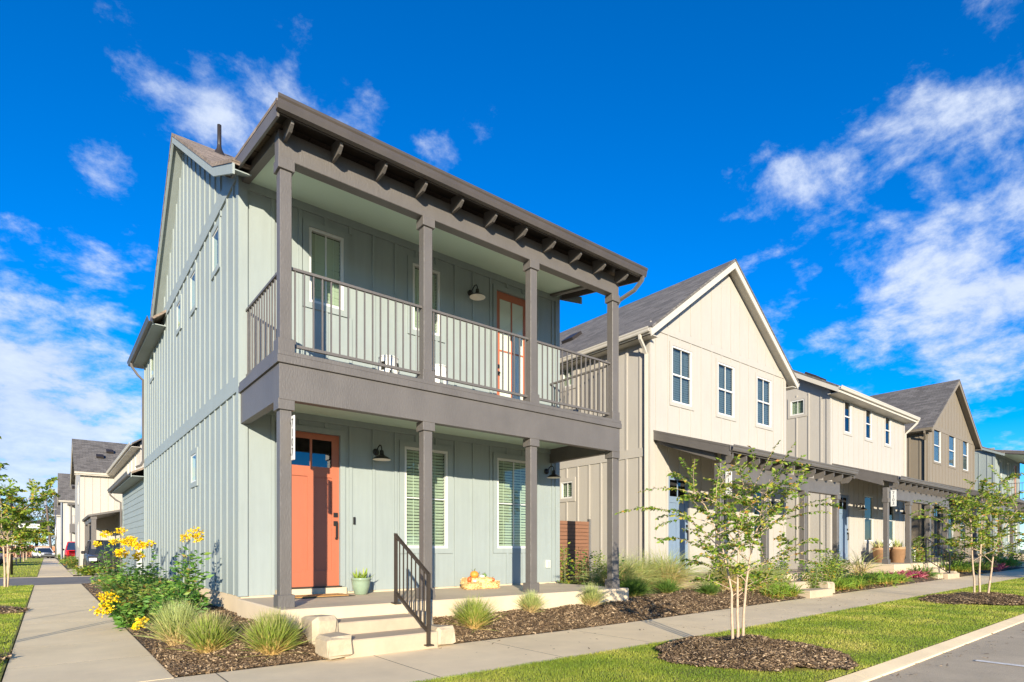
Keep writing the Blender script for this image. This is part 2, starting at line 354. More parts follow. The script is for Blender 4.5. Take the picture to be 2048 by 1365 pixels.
# ------------------------------------------------------------------ setting: ground, road, kerb, pavements, lawns
def strip(name, xs, ys, zf, m, kind='structure', parent=None, label=None):
    V = [(x, y, zf(x, y)) for y in ys for x in xs]; n = len(xs)
    F = [(j*n+i, j*n+i+1, (j+1)*n+i+1, (j+1)*n+i) for j in range(len(ys)-1) for i in range(n-1)]
    o = mesh_obj(name, V, F, m, parent)
    if parent is None: o['kind'] = kind
    return o
GXS = [-900, -60, -12, 0, 7, 20, 40, 67, 200, 900]
strip('ground', GXS, [-900, -60, 0, 2.30, 2.34, 30, 120, 900], lambda x, y: gz(x)-(.20 if y < 2.32 else .06), FARG)
KY = 2.36                                                   # back of kerb
strip('road', [-900, -60, 0, 7, 20, 40, 67, 200], [-12, -6, 2.26], lambda x, y: gz(x)-.045+.01*(y-2.2)/8, ASPH)
strip('side_street', [-11.5, -7, -2.95], [2.5, 25, 60, 110, 200], lambda x, y: -.05, ASPH)
m1 = strip('road_marking', [8.08, 8.18], [-4.2, 1.82], lambda x, y: gz(x)-.038, PAINTL)
# kerb: a low rounded concrete edge in 3 m lengths
kerb = mesh_obj('kerb', [(4, 2.25, -.2), (60, 2.25, -.2+gz(60)), (60, 2.35, -.2+gz(60)), (4, 2.35, -.2)], [(0, 1, 2, 3)], CONC); kerb['kind'] = 'structure'
x = -2.8
while x < 62:
    a, b = x+.004, x+2.996; P = [(2.195, -.10), (2.197, -.040), (2.205, -.032), (2.23, -.026), (KY, .0), (KY, -.10)]
    V = []; F = []
    for xx in (a, b):
        for yy, zz in P: V.append((xx, yy, zz+gz(xx)))
    k = len(P); F = [(i, i+1, k+i+1, k+i) for i in range(k-1)]+[tuple(range(k-1, -1, -1)), tuple(range(k, 2*k))]
    mesh_obj('kerb_stone', V, F, CONC, kerb); x += 3.0
SW0, SW1 = 4.66, 6.30
sw = strip('sidewalk', [-3, 7, 20, 40, 67], [SW0+.01, SW1-.01], lambda x, y: gz(x)-.0006, JOINT)
def slab_piece(x0, x1, y0, y1, parent, top=.0):
    V, F = bv(x0+.008, x1-.008, y0+.008, y1-.008, -.1, top), BF
    V = [(a, b, c+gz(a)) for a, b, c in V]
    return mesh_obj('slab', V, F, CONC, parent)
x = -.33
while x < 60:
    slab_piece(x, x+1.63, SW0, SW1, sw); x += 1.63
sw2 = strip('side_path', [-.32, .95], [6.32, 25.45], lambda x, y: -.0006, JOINT)
y = SW1
while y < 25.2:
    slab_piece(-.33, .95, y, min(y+1.52, 25.5), sw2); y += 1.52
sw3 = strip('far_path', [-.32, .95], [33.2, 110], lambda x, y: -.0006, JOINT)
y = 33.2
while y < 108: slab_piece(-.33, .95, y, y+1.52, sw3); y += 1.52
corner = strip('corner_pavement', [-.33, .6, 1.2], [2.40, 4.655], lambda x, y: -.004, CONC)
strip('alley', [-12, 2, 40], [25.5, 32.3], lambda x, y: -.012, ASPH2)
strip('alley_apron', [-12, .96, 1.0, 40], [32.3, 33.2], lambda x, y: -.008, CONC)
strip('driveway', [.96, 3.3], [34.5, 45], lambda x, y: -.006, CONC)

def lawn(name, x0, x1, y0, y1, zf, nblades, hmean, hole=None, near=None, mtl=None, seed=1):
    """turf sheet with real blades: nobody could count them"""
    xs = np.linspace(x0, x1, max(2, int((x1-x0)/2)+1)); ys = np.linspace(y0, y1, max(3, int((y1-y0)/1.0)+1))
    base = strip(name, list(xs), list(ys), lambda x, y: zf(x, y)-.004, TURF)
    rg = np.random.default_rng(seed)
    bx = rg.uniform(x0+.02, x1-.02, nblades*2); by = rg.uniform(y0-.012, y1+.022, nblades*2)
    if near is not None:
        d = np.hypot(bx, by); keep = rg.uniform(0, 1, len(bx)) < np.clip((near/d)**1.5, .05, 1)
        bx, by = bx[keep], by[keep]
    if hole is not None:
        keep = ~hole(bx, by); bx, by = bx[keep], by[keep]
    bx, by = bx[:nblades], by[:nblades]; n = len(bx); d = np.hypot(bx, by)
    bz = np.array([zf(a, b) for a, b in zip(bx, by)])
    tuft = .85+.25*np.sin(bx*3.1+np.sin(by*4.3)*1.7)*np.sin(by*5.7+1.3)
    h = hmean*rg.uniform(.5, 1.35, n)*np.clip(tuft, .45, 1.4); wd = np.clip(.0021*d/5, .0018, .010); a = rg.uniform(0, 2*np.pi, n); ln = rg.uniform(.1, .75, n)*h; la = rg.uniform(0, 2*np.pi, n)
    V = np.zeros((n, 3, 3)); V[:, 0] = np.stack([bx-np.cos(a)*wd, by-np.sin(a)*wd, bz-.003], 1); V[:, 1] = np.stack([bx+np.cos(a)*wd, by+np.sin(a)*wd, bz-.003], 1)
    V[:, 2] = np.stack([bx+np.cos(la)*ln, by+np.sin(la)*ln, bz+h], 1)
    g = mesh_obj('grass', V.reshape(-1, 3), np.arange(n*3).reshape(-1, 3), mtl or GRASS_M)
    return base, g
def lz(x, y): return gz(x)+.012+.03*math.sin(math.pi*min(max((y-KY)/(SW0-KY), 0), 1))
RINGS = [(6.18, 3.50, .98, .98), (15.6, 3.45, 1.35, 1.0), (25.5, 3.5, 1.2, .95)]
def inring(bx, by):
    k = np.zeros(len(bx), bool)
    for cx, cy, rx, ry in RINGS: k |= ((bx-cx)/rx)**2+((by-cy)/ry)**2 < .93
    return k
b, g = lawn('front_lawn', 1.2, 42, KY, SW0, lz, 330000, .021, inring, 6.0, seed=3)
tag(g, 'short mown grass on the strip between sidewalk and kerb', 'grass', kind='stuff')
LRING = [(-1.25, 8.6, .85, 1.25), (-1.2, 15.3, .85, 1.3), (-1.1, 26.6, .8, .6)]
def inring2(bx, by):
    k = np.zeros(len(bx), bool)
    for cx, cy, rx, ry in LRING[:2]: k |= ((bx-cx)/rx)**2+((by-cy)/ry)**2 < .93
    return k
def lz2(x, y): return .008
b, g = lawn('side_lawn', -2.9, -.335, 6.4, 25.4, lz2, 60000, .028, inring2, 9.0, seed=4)
tag(g, 'short grass strip left of the side path before the alley', 'grass', kind='stuff')
b, g = lawn('far_lawn', -2.9, -.335, 33.3, 100, lz2, 9000, .05, None, 40.0, seed=5)
tag(g, 'grass strip left of the path beyond the alley', 'grass', kind='stuff')

# planting beds: mulch rises from the pavements to the foundations
def bedz(x, y):
    f = min(max((y-6.30)/.85, 0), 1)*min(max((x-.95)/1.1, 0), 1); f = f*f*(3-2*f)
    return gz(x)+.005+.25*f+.018*math.sin(x*5.3+y*2.1)*math.sin(y*4.7-x)*(1 if f > .02 else 0)
def chips(pts, n_scale=1.0, seed=1, size=(.006, .032)):
    rg = np.random.default_rng(seed); n = len(pts); c = np.asarray(pts)
    L = rg.uniform(*size, n)*n_scale; w = L*rg.uniform(.16, .42, n); a = rg.uniform(0, 2*np.pi, n); p = rg.normal(0, .33, n); r = rg.normal(0, .5, n)
    ax = np.stack([np.cos(a)*np.cos(p), np.sin(a)*np.cos(p), np.sin(p)], 1); sd = np.stack([-np.sin(a)*np.cos(r), np.cos(a)*np.cos(r), np.sin(r)], 1)
    V = np.stack([c-ax*L[:, None]-sd*w[:, None]*.6, c+ax*L[:, None]-sd*w[:, None], c+ax*L[:, None]*.9+sd*w[:, None], c-ax*L[:, None]*.95+sd*w[:, None]], 1)
    return V.reshape(-1, 3), np.arange(n*4).reshape(-1, 4)
def bed(name, x0, x1, y0, y1, nch, label, seed, zf=bedz, near=None):
    xs = list(np.linspace(x0, x1, max(3, int((x1-x0)/.16)+1))); ys = list(np.linspace(y0, y1, max(3, int((y1-y0)/.16)+1)))
    strip(name, xs, ys, zf, SOIL)
    rg = np.random.default_rng(seed); bx = rg.uniform(x0, x1, nch*2); by = rg.uniform(y0, y1, nch*2)
    if near:
        d = np.hypot(bx, by); k = rg.uniform(0, 1, len(bx)) < np.clip((near/d)**1.6, .04, 1); bx, by = bx[k], by[k]
    bx, by = bx[:nch], by[:nch]; d = np.hypot(bx, by)
    V, F = chips(np.stack([bx, by, [zf(a, b)+.006+.014*rg.random() for a, b in zip(bx, by)]], 1), seed=seed+1)
    tag(mesh_obj('mulch_chips', V, F, CHIP_M), label, 'mulch', kind='stuff')
bed('corner_bed', .955, 2.62, SW1+.003, 8.0, 42000, 'shredded brown mulch in the corner bed left of the front steps', 21, near=8.5)
bed('side_bed', .955, 2.22, 8.0, 25.3, 18000, 'brown mulch along the sage house side wall', 22, near=9)
bed('front_bed', 3.76, 11.9, SW1+.003, 7.35, 52000, 'brown mulch bed in front of the sage house porch', 23, near=8.5)
bed('gap_bed', 8.45, 11.72, 7.35, 14, 9000, 'mulch in the gap between the sage house and the cream gable house', 24, near=11)
bed('row_bed', 11.9, 20.2, SW1+.003, 7.35, 14000, 'mulch bed in front of the cream gable house porch', 25, near=11)
bed('far_row_bed', 20.2, 44, SW1+.003, 7.4, 4000, 'mulch beds before the farther row houses', 26, near=22)
bed('row_gap_bed', 18.5, 22.0, 7.35, 12, 1500, 'mulch in the gap beside the far cream house', 27, near=20)
def mound(cx, cy, rx, ry, h, zb, n, label, seed):
    xs = np.linspace(-1, 1, 22); V = []; F = []
    k = 16; rg = np.random.default_rng(seed)
    wob = [1+.10*math.sin(3*2*math.pi*j/36+seed)+.05*math.sin(7*2*math.pi*j/36) for j in range(36)]
    def hz(x, y):
        r = math.hypot((x-cx)/rx, (y-cy)/ry); return zb(x, y)+h*max(0, 1-r**2.2)*(1+.5*math.sin(x*6+seed)*math.sin(y*7))-.004
    for i in range(k+1):
        for j in range(36):
            w = 2*math.pi*j/36; q = i/k*wob[j]; xx, yy = cx+rx*q*math.cos(w), cy+ry*q*math.sin(w); V.append((xx, yy, hz(xx, yy)+.008))
    for i in range(k):
        for j in range(36): F.append((i*36+j, i*36+(j+1) % 36, (i+1)*36+(j+1) % 36, (i+1)*36+j))
    mm = mesh_obj('mulch_mound', V, F, SOIL, loc=(cx, cy, zb(cx, cy)), smooth=True); mm['kind'] = 'structure'
    w = rg.uniform(0, 2*np.pi, n); q = np.sqrt(rg.uniform(0, 1.08, n)); q = q*np.array([wob[int(v/(2*np.pi)*36) % 36] for v in w])
    bx, by = cx+rx*q*np.cos(w), cy+ry*q*np.sin(w)
    Vc, Fc = chips(np.stack([bx, by, [hz(a, b)+.014+.016*rg.random() for a, b in zip(bx, by)]], 1), seed=seed)
    tag(mesh_obj('mulch_chips', Vc, Fc, CHIP_M), label, 'mulch', kind='stuff')
mound(*RINGS[0], .12, lz, 26000, 'dark mulch ring round the nearest young street tree', 5)
mound(*RINGS[1], .10, lz, 12000, 'dark mulch ring round the second street tree by the kerb', 6)
mound(*RINGS[2], .10, lz, 1500, 'mulch ring round the third street tree along the row', 7)
mound(*LRING[0], .06, lz2, 4000, 'mulch ring at the left edge of the side lawn, nearest', 8)
mound(*LRING[1], .06, lz2, 3000, 'mulch ring on the side lawn halfway to the alley', 9)

# ------------------------------------------------------------------ house pieces
class Pl:
    """a wall plane: axis 'y' faces -Y at y=p ; axis 'x' faces -X at x=p ; axis 'X' faces +X"""
    def __init__(s, axis, p): s.axis, s.p = axis, p
    def pt(s, u, v, d):
        return (u, s.p+d, v) if s.axis == 'y' else (s.p+d, u, v) if s.axis == 'x' else (s.p-d, u, v)
    def bx(s, u0, u1, d0, d1, v0, v1):
        if s.axis == 'y': return (u0, u1, s.p+d0, s.p+d1, v0, v1)
        if s.axis == 'x': return (s.p+d0, s.p+d1, u0, u1, v0, v1)
        return (s.p-d1, s.p-d0, u0, u1, v0, v1)
def wall(name, pl, u0, u1, v0, v1, holes, m, parent, extra=None, rev=.10):
    us = sorted({u0, u1, *[h[0] for h in holes], *[h[1] for h in holes]}); vs = sorted({v0, v1, *[h[2] for h in holes], *[h[3] for h in holes]})
    V = []; F = []
    def q(ps): k = len(V); V.extend(ps); F.append(tuple(range(k, k+len(ps))))
    for i in range(len(us)-1):
        for j in range(len(vs)-1):
            cu, cv = (us[i]+us[i+1])/2, (vs[j]+vs[j+1])/2
            if any(h[0] < cu < h[1] and h[2] < cv < h[3] for h in holes): continue
            q([pl.pt(us[i], vs[j], 0), pl.pt(us[i+1], vs[j], 0), pl.pt(us[i+1], vs[j+1], 0), pl.pt(us[i], vs[j+1], 0)])
    for a, b, c, d in holes:
        for (p0, p1) in (((a, c), (b, c)), ((b, c), (b, d)), ((b, d), (a, d)), ((a, d), (a, c))):
            q([pl.pt(*p0, 0), pl.pt(*p1, 0), pl.pt(*p1, rev), pl.pt(*p0, rev)])
    for poly in extra or []: q([pl.pt(u, v, 0) for u, v in poly])
    return mesh_obj(name, V, F, m, parent)
def battens(part, pl, us, v0, v1, blocked, m, w=.052, t=.022, top=None):
    for u in us:
        hi = min(v1, top(u)) if top else v1
        segs = [(v0, hi)]
        for a, b, c, d in blocked:
            if a-.03 < u < b+.03:
                n = []
                for s, e in segs:
                    if d <= s or c >= e: n.append((s, e)); continue
                    if c-s > .03: n.append((s, c))
                    if e-d > .03: n.append((d, e))
                segs = n
        for s, e in segs:
            if e-s > .03: pbox('batten', *pl.bx(u-w/2, u+w/2, -t, -.001, s+.002, e-.002), m, part)
CASE = .095
def grow(h, c=CASE): return (h[0]-c, h[1]+c, h[2]-c, h[3]+c)
def window(parent, pl, u0, u1, v0, v1, casing, blind=True, cross='', fr=.045, glass=None, slat=.055, room=.5, pd=.03):
    B = pl.bx
    fm = boxes('window', [B(u0, u1, -.012, .05, v0, v0+fr), B(u0, u1, -.012, .05, v1-fr, v1), B(u0, u0+fr, -.0118, .05, v0+fr, v1-fr), B(u1-fr, u1, -.0118, .05, v0+fr, v1-fr)], WHITE, parent)
    if casing is not None:
        c = CASE; b = [B(u0-c, u1+c, -.026, -.001, v1, v1+c), B(u0-c, u1+c, -.026, -.001, v0-c, v0), B(u0-c, u0, -.0258, -.001, v0, v1), B(u1, u1+c, -.0258, -.001, v0, v1)]
        boxes('casing', b, casing, fm)
    mesh_obj('pane', [pl.pt(a, b, pd) for a, b in ((u0+fr-.004, v0+fr-.004), (u1-fr+.004, v0+fr-.004), (u1-fr+.004, v1-fr+.004), (u0+fr-.004, v1-fr+.004))], [(0, 1, 2, 3)], glass or GLASS, fm)
    um, vm = (u0+u1)/2, (v0+v1)/2; mu = []
    if 'v' in cross: mu.append(B(um-.009, um+.009, .012, .028, v0+fr, v1-fr))
    if 'h' in cross: mu.append(B(u0+fr, u1-fr, .0, .0275, vm-.022, vm+.022))
    if 't' in cross: mu.append(B(u0+fr, u1-fr, .012, .0275, vm-.009, vm+.009))
    if mu: boxes('muntin', mu, WHITE, fm)
    if blind:
        V = []; F = []; v = v1-fr-.02
        lo = v0+.04
        while v > lo:
            k = len(V); j = random.uniform(-.003, .003)
            V += [pl.pt(u0+.03, v+.020+j, .075), pl.pt(u1-.03, v+.020-j, .075), pl.pt(u1-.03, v-.020-j, .105), pl.pt(u0+.03, v-.020+j, .105)]; F.append((k, k+1, k+2, k+3)); v -= slat
        for uu in ((u0*3+u1)/4, (u0+u1*3)/4):
            k = len(V); V += [pl.pt(uu-.006, lo, .072), pl.pt(uu+.006, lo, .072), pl.pt(uu+.006, v1-.04, .072), pl.pt(uu-.006, v1-.04, .072)]; F.append((k, k+1, k+2, k+3))
        bo = mesh_obj('blind', V, F, BLIND, fm); bo['kind'] = 'stuff'
    # the room behind
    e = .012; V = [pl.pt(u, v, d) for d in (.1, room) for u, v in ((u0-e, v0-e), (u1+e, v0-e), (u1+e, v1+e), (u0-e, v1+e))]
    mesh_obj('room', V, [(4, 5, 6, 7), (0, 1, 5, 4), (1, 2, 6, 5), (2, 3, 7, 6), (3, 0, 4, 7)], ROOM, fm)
    return fm
def door(parent, pl, u0, u1, v0, v1, m, style, casing, handle=True, hand=1):
    B = pl.bx; st = .125
    d0, d1 = .028, .07
    o = box('door', *B(u0+.004, u1-.004, d0+.02, d1, v0+.012, v1-.004), m, parent)
    if style == 'lite':
        lz0, lz1 = v1-.53, v1-.10
        rails = [B(u0+.004, u0+st, d0, d0+.021, v0+.012, v1-.004), B(u1-st, u1-.004, d0, d0+.021, v0+.012, v1-.004), B(u0+st, u1-st, d0, d0+.0208, v1-.10, v1-.004),
                 B(u0+st, u1-st, d0, d0+.0208, lz0-.16, lz0), B(u0+st, u1-st, d0, d0+.0208, v0+.012, v0+.26), B((u0+u1)/2-.055, (u0+u1)/2+.055, d0+.0005, d0+.0206, v0+.26, lz0-.16), B((u0+u1)/2-.018, (u0+u1)/2+.018, d0+.0005, d0+.0206, lz0, lz1)]
        boxes('door_panel', rails, m, o)
        for a, b in ((u0+st, (u0+u1)/2-.018), ((u0+u1)/2+.018, u1-st)): box('pane', *B(a, b, d0+.008, d0+.013, lz0, lz1), GLASSD, o)
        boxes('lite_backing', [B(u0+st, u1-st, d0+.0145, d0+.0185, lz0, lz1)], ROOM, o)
    else:
        gz0 = v0+.28; mid = v0+(v1-v0)*.56
        boxes('door_panel', [B(u0+.004, u0+.11, d0, d0+.021, v0+.012, v1-.004), B(u1-.11, u1-.004, d0, d0+.021, v0+.012, v1-.004), B(u0+.11, u1-.11, d0, d0+.0208, v1-.14, v1-.004), B(u0+.11, u1-.11, d0, d0+.0208, v0+.012, gz0),
                               B((u0+u1)/2-.014, (u0+u1)/2+.014, d0+.0005, d0+.0206, gz0, v1-.14), B(u0+.11, u1-.11, d0+.001, d0+.0204, mid-.014, mid+.014)], m, o)
        mesh_obj('pane', [pl.pt(a, b, d0+.011) for a, b in ((u0+.11, gz0), (u1-.11, gz0), (u1-.11, v1-.14), (u0+.11, v1-.14))], [(0, 1, 2, 3)], GLASSC, o)
        box('door_blind', *B(u0+.11, u1-.11, d0+.0145, d0+.0185, gz0, v1-.14), BLIND, o)
    box('threshold', *B(u0-.02, u1+.02, -.03, .1, v0-.012, v0+.011), BRONZE, o)
    if casing is not None:
        c = .085; boxes('door_casing', [B(u0-c, u1+c, -.024, -.001, v1, v1+c), B(u0-c, u0, -.0238, -.001, v0, v1), B(u1, u1+c, -.0238, -.001, v0, v1)], casing, o)
    hu = u1-.065 if hand > 0 else u0+.065
    if handle:
        h = v0+1.0
        boxes('lock', [B(hu-.032, hu+.032, d0-.022, d0, h+.12, h+.19), B(hu-.032, hu+.032, d0-.02, d0, h-.02, h+.055)], BLACK, o)
        if style == 'lite': boxes('handle', [B(hu-.008, hu+.02, d0-.05, d0-.035, h-.22, h+.04), B(hu-.006, hu+.018, d0-.04, d0, h-.24, h-.21), B(hu-.006, hu+.018, d0-.04, d0, h+.0, h+.03)], BLACK, o)
        else:
            V, F = tube([pl.pt(hu, h+.015, d0), pl.pt(hu, h+.015, d0-.06)], .022, 10); mesh_obj('handle', V, F, BLACK, o)
    return o
def post(parent, x, y, z0, z1, m, w=.142, cap=.13, base=.16):
    o = box('post', x-w/2, x+w/2, y-w/2, y+w/2, z0+.01, z1, m, parent, bev=.006)
    b = w/2+.028
    if cap: box('post_cap', x-b, x+b, y-b, y+b, z1-cap, z1+.002, m, o, bev=.004)
    if base: box('post_base', x-b, x+b, y-b, y+b, z0, z0+base, m, o, bev=.004)
    return o
def rail_y(parent, x, y0, y1, zt, zb, m, step=.113):
    o = box('railing', x-.022, x+.022, y0, y1, zt-.032, zt, m, parent); box('bottom_rail', x-.018, x+.018, y0, y1, zb, zb+.036, m, o)
    n = max(1, int((y1-y0)/step)); s = (y1-y0)/n
    for i in range(n): pbox('baluster', x-.009, x+.009, y0+s*(i+.5)-.009, y0+s*(i+.5)+.009, zb+.03, zt-.03, m, o)
def rail_x(parent, y, x0, x1, zt, zb, m, step=.113):
    o = box('railing', x0, x1, y-.022, y+.022, zt-.032, zt, m, parent); box('bottom_rail', x0, x1, y-.018, y+.018, zb, zb+.036, m, o)
    n = max(1, int((x1-x0)/step)); s = (x1-x0)/n
    for i in range(n): pbox('baluster', x0+s*(i+.5)-.009, x0+s*(i+.5)+.009, y-.009, y+.009, zb+.03, zt-.03, m, o)
def gutter_x(parent, x0, x1, yf, zt, m, w=.11, h=.115):
    """gutter along X whose front face is at yf"""
    prof = [(yf, zt), (yf+.004, zt-.03), (yf+.018, zt-.05), (yf+.024, zt-.09), (yf+.04, zt-h), (yf+w, zt-h), (yf+w, zt-.004), (yf+w-.006, zt-.004), (yf+w-.006, zt-h+.008), (yf+.042, zt-h+.008), (yf+.012, zt)]
    V, F = prism(prof, 'x', x0, x1); return mesh_obj('gutter', V, F, m, parent)
def gutter_y(parent, y0, y1, xf, zt, m, sgn=1, w=.11, h=.115):
    prof = [(0, zt), (.004, zt-.03), (.018, zt-.05), (.024, zt-.09), (.04, zt-h), (w, zt-h), (w, zt-.004), (w-.006, zt-.004), (w-.006, zt-h+.008), (.042, zt-h+.008), (.012, zt)]
    V, F = prism([(xf+sgn*a, b) for a, b in prof], 'y', y0, y1); return mesh_obj('gutter', V, F, m, parent)
def downspout(parent, P, m, r=.038):
    V, F = tube(P, r, 4); return mesh_obj('downspout', V, F, m, parent)

# barn lamp, built once against a wall at y=0
lamp_proto = thing('wall_lamp', (0, 0, 0), 'x', 'lamp')
V, F = lathe([(0, .03), (.055, .03), (.06, .02), (.06, 0)], 16); V = [(a, -c, b) for a, b, c in V]; mesh_obj('back_plate', V, F, BLACK, lamp_proto, True)
V, F = tube([(0, -.02, 0), (0, -.06, .02), (0, -.11, .07), (0, -.16, .095), (0, -.21, .085), (0, -.235, .05), (0, -.24, .0)], .0095, 8); mesh_obj('arm', V, F, BLACK, lamp_proto, True)
sh = [(0, .0), (.028, .0), (.034, -.02), (.036, -.07), (.05, -.085), (.09, -.105), (.135, -.135), (.15, -.155)]
V, F = lathe(sh, 24, (0, -.24, 0)); shade = mesh_obj('shade', V, F, BLACK, lamp_proto, True)
V, F = lathe([(.149, -.1555), (.13, -.14), (.085, -.112), (.045, -.09), (0, -.085)], 24, (0, -.24, 0)); mesh_obj('shade_lining', V, F, LAMPW, shade, True)
lamp_used = [False]
def lamp(x, y, z, label, group='gooseneck wall lamps'):
    if not lamp_used[0]:
        lamp_used[0] = True; o = lamp_proto; o.location = (x, y, z); o['label'] = label; o['group'] = group; return o
    return dup(lamp_proto, (x, y, z), label, group)
def text_mesh(s, size, m, name, parent, M):
    cu = bpy.data.curves.new(name, 'FONT'); cu.body = s; cu.size = size; cu.align_x = 'CENTER'; cu.align_y = 'CENTER'; cu.extrude = .001
    t = bpy.data.objects.new(name, cu); COL.objects.link(t); dg = bpy.context.evaluated_depsgraph_get(); dg.update()
    me = bpy.data.meshes.new_from_object(t.evaluated_get(dg)); bpy.data.objects.remove(t)
    me.transform(M); me.materials.clear(); me.materials.append(m); o = bpy.data.objects.new(name, me); COL.objects.link(o); o.parent = parent; ORG[o] = ORG[parent]
    return o
def number_sign(x, y0, y1, z0, z1, digits, label):
    """plaque standing out forward from a porch post, its face turned to -X"""
    t = thing('house_number_sign', (x, (y0+y1)/2, z0), label, 'sign', 'house number plaques')
    box('plaque', x-.008, x+.008, y0, y1, z0, z1, WHITE, t, bev=.002)
    boxes('standoff', [(x-.005, x+.005, y1, y1+.05, z0+.07, z0+.09), (x-.005, x+.005, y1, y1+.05, z1-.09, z1-.07)], BLACK, t)
    n = len(digits); h = (z1-z0)*.88/n
    for i, d in enumerate(digits):
        M = Matrix.Translation((-.0095, 0, (z1-z0)/2+((n-1)/2-i)*h)) @ Matrix(((0, 0, -1, 0), (-1, 0, 0, 0), (0, 1, 0, 0), (0, 0, 0, 1)))
        text_mesh(d, h*1.15, BLACK, 'digit', t, M)
    return t

# ------------------------------------------------------------------ the sage corner house
WL, WR, WF, PF = 2.20, 8.56, 9.09, 7.25
def sage_house():
    H = thing('house', (5.38, 12.0, 0), 'sage green two-storey corner house with coral door and taupe double porch', 'house')
    front = Pl('y', WF); left = Pl('x', WL)
    d1 = (2.79, 3.71, .62, 3.06); w1 = (4.87, 5.765, 1.24, 3.02); w2 = (6.90, 7.795, 1.24, 3.02)
    u1 = (3.20, 3.77, 5.10, 6.28); u2 = (5.03, 5.60, 5.10, 6.28); d2 = (6.89, 7.72, 3.68, 6.33)
    holes = [d1, w1, w2, u1, u2, d2]
    fw = wall('front_wall', front, WL, WR, .53, 6.80, holes, SAGE, H)
    us = [WL+.05+.409*i for i in range(1, 16)]
    blk = [grow(h) for h in holes]
    battens(fw, front, us, .53, 3.235, blk, SAGE); battens(fw, front, us, 3.64, 6.50, blk, SAGE)
    pbox('frieze', WL, WR, WF-.026, WF-.001, 3.235, 3.345, SAGE, fw); pbox('frieze', WL, WR, WF-.026, WF-.001, 6.50, 6.66, SAGE, fw)
    for x0, x1 in ((WL-.022, WL+.10), (WR-.10, WR+.022)): pbox('corner_board', x0, x1, WF-.028, WF-.001, .53, 6.66, SAGE, fw)
    window(H, front, *w1, SAGE, True, 't'); window(H, front, *w2, SAGE, True, 'vt')
    window(H, front, *u1, SAGE, True, 'v'); window(H, front, *u2, SAGE, True, 'v')
    door(H, front, *d1, CORAL, 'lite', SAGE); door(H, front, *d2, CORAL, 'full', SAGE, hand=-1)
    # side wall with its gable
    RK = [(8.59, 6.57), (9.77, 7.12), (13.48, 9.66), (16.62, 6.87)]
    def rk(y):
        for (a, b), (c, d) in zip(RK, RK[1:]):
            if a <= y <= c: return b+(d-b)*(y-a)/(c-a)
        return 6.55
    BY = 19.6
    lw = [(10.36, 10.80, 5.88, 6.50), (12.27, 12.72, 5.84, 6.50), (13.82, 14.24, 5.92, 6.44), (17.72, 18.30, 5.80, 6.44), (12.17, 12.66, 2.50, 3.03)]
    sw_ = wall('side_wall', left, WF, BY, .53, 6.50, lw, SAGE, H, [[(WF, 6.50), (BY, 6.50), (16.9, 6.51), (16.62, rk(16.62)-.13), (13.48, 9.50), (9.77, 6.97), (WF, rk(WF)-.13)]])
    us = [WF+.35+.409*i for i in range(0, 26)]; lb = [grow(h) for h in lw]
    battens(sw_, left, us, .53, 3.54, lb, SAGE, t=.018); battens(sw_, left, us, 3.78, 6.69, lb, SAGE, t=.018, top=lambda u: 6.69 if u < 16.8 else 6.5)
    battens(sw_, left, [u for u in us if u < 16.5], 6.95, 9.4, [], SAGE, top=lambda u: rk(u)-.2)
    box('belt_board', WL-.026, WL-.001, WF, BY, 3.54, 3.78, SAGE, sw_); box('belt_board', WL-.026, WL-.001, WF, 16.55, 6.69, 6.95, SAGE, sw_)
    pbox('corner_board', WL-.028, WL-.001, WF-.02, WF+.10, .53, 6.75, SAGE, sw_); pbox('corner_board', WL-.028, WL-.001, BY-.10, BY, .53, 6.5, SAGE, sw_)
    for i, h in enumerate(lw): window(H, left, *h, SAGE, i == 2, '', fr=.03, pd=-.009)
    # other walls
    boxes('rear_wall', [(WL, WR, BY-.02, BY, .3, 6.5), (WL, WR, 16.6, 16.62, 6.4, 6.8)], SAGE, H)
    rw = wall('far_side_wall', Pl('X', WR), WF, BY, .3, 6.50, [], SAGE, H, [[(WF, 6.5), (BY, 6.5), (16.62, rk(16.62)-.13), (13.48, 9.5), (WF, rk(WF)-.13)]])
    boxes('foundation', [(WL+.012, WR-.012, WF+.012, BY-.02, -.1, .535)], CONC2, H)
    # roofs
    RX0, RX1 = 1.97, 8.79
    def shed(a, b, m, th=.05, x0=RX0, x1=RX1): return slab('roof', [(x0, a[0], a[1]), (x1, a[0], a[1]), (x1, b[0], b[1]), (x0, b[0], b[1])], th, m, H)
    shed(RK[0], RK[1], SHB, x1=2.22); shed((9.2, 6.82), RK[1], SHB, x0=2.22); r0 = shed(RK[1], RK[2], SHB); shed(RK[2], (16.75, 6.755), SHB)
    for x0 in (RX0+.012, RX1-.042):        # rake boards
        for (a, b), (c, d) in zip(RK, RK[1:]):
            V, F = prism([(a, b-.052), (c, d-.052), (c, d-.20), (a, b-.20)], 'x', x0, x0+.03); mesh_obj('rake_board', V, F, SAGE, r0)
    for (a, b), (c, d) in zip(RK, RK[1:]):  # soffit between rake and wall
        V, F = prism([(a, b-.125), (c, d-.125), (c, d-.14), (a, b-.14)], 'x', RX0+.042, WL+.03); mesh_obj('soffit', V, F, SAGE, r0)
    slab('roof', [(1.90, 15.75, 6.62), (5.38, 13.9, 9.10), (5.38, 20.0, 9.10), (1.90, 20.0, 6.62)], .05, SHB, H)
    slab('roof', [(8.96, 15.55, 6.60), (5.38, 13.9, 9.10), (5.38, 20.0, 9.10), (8.96, 20.0, 6.60)], .05, SHB, H)
    box('eave_soffit', 1.94, WL, 15.8, 19.95, 6.48, 6.50, SAGE, H); box('eave_fascia', 1.915, 1.94, 15.8, 19.95, 6.46, 6.57, SAGE, H)
    gutter_y(H, 15.7, 19.98, 1.80, 6.61, GUTM)
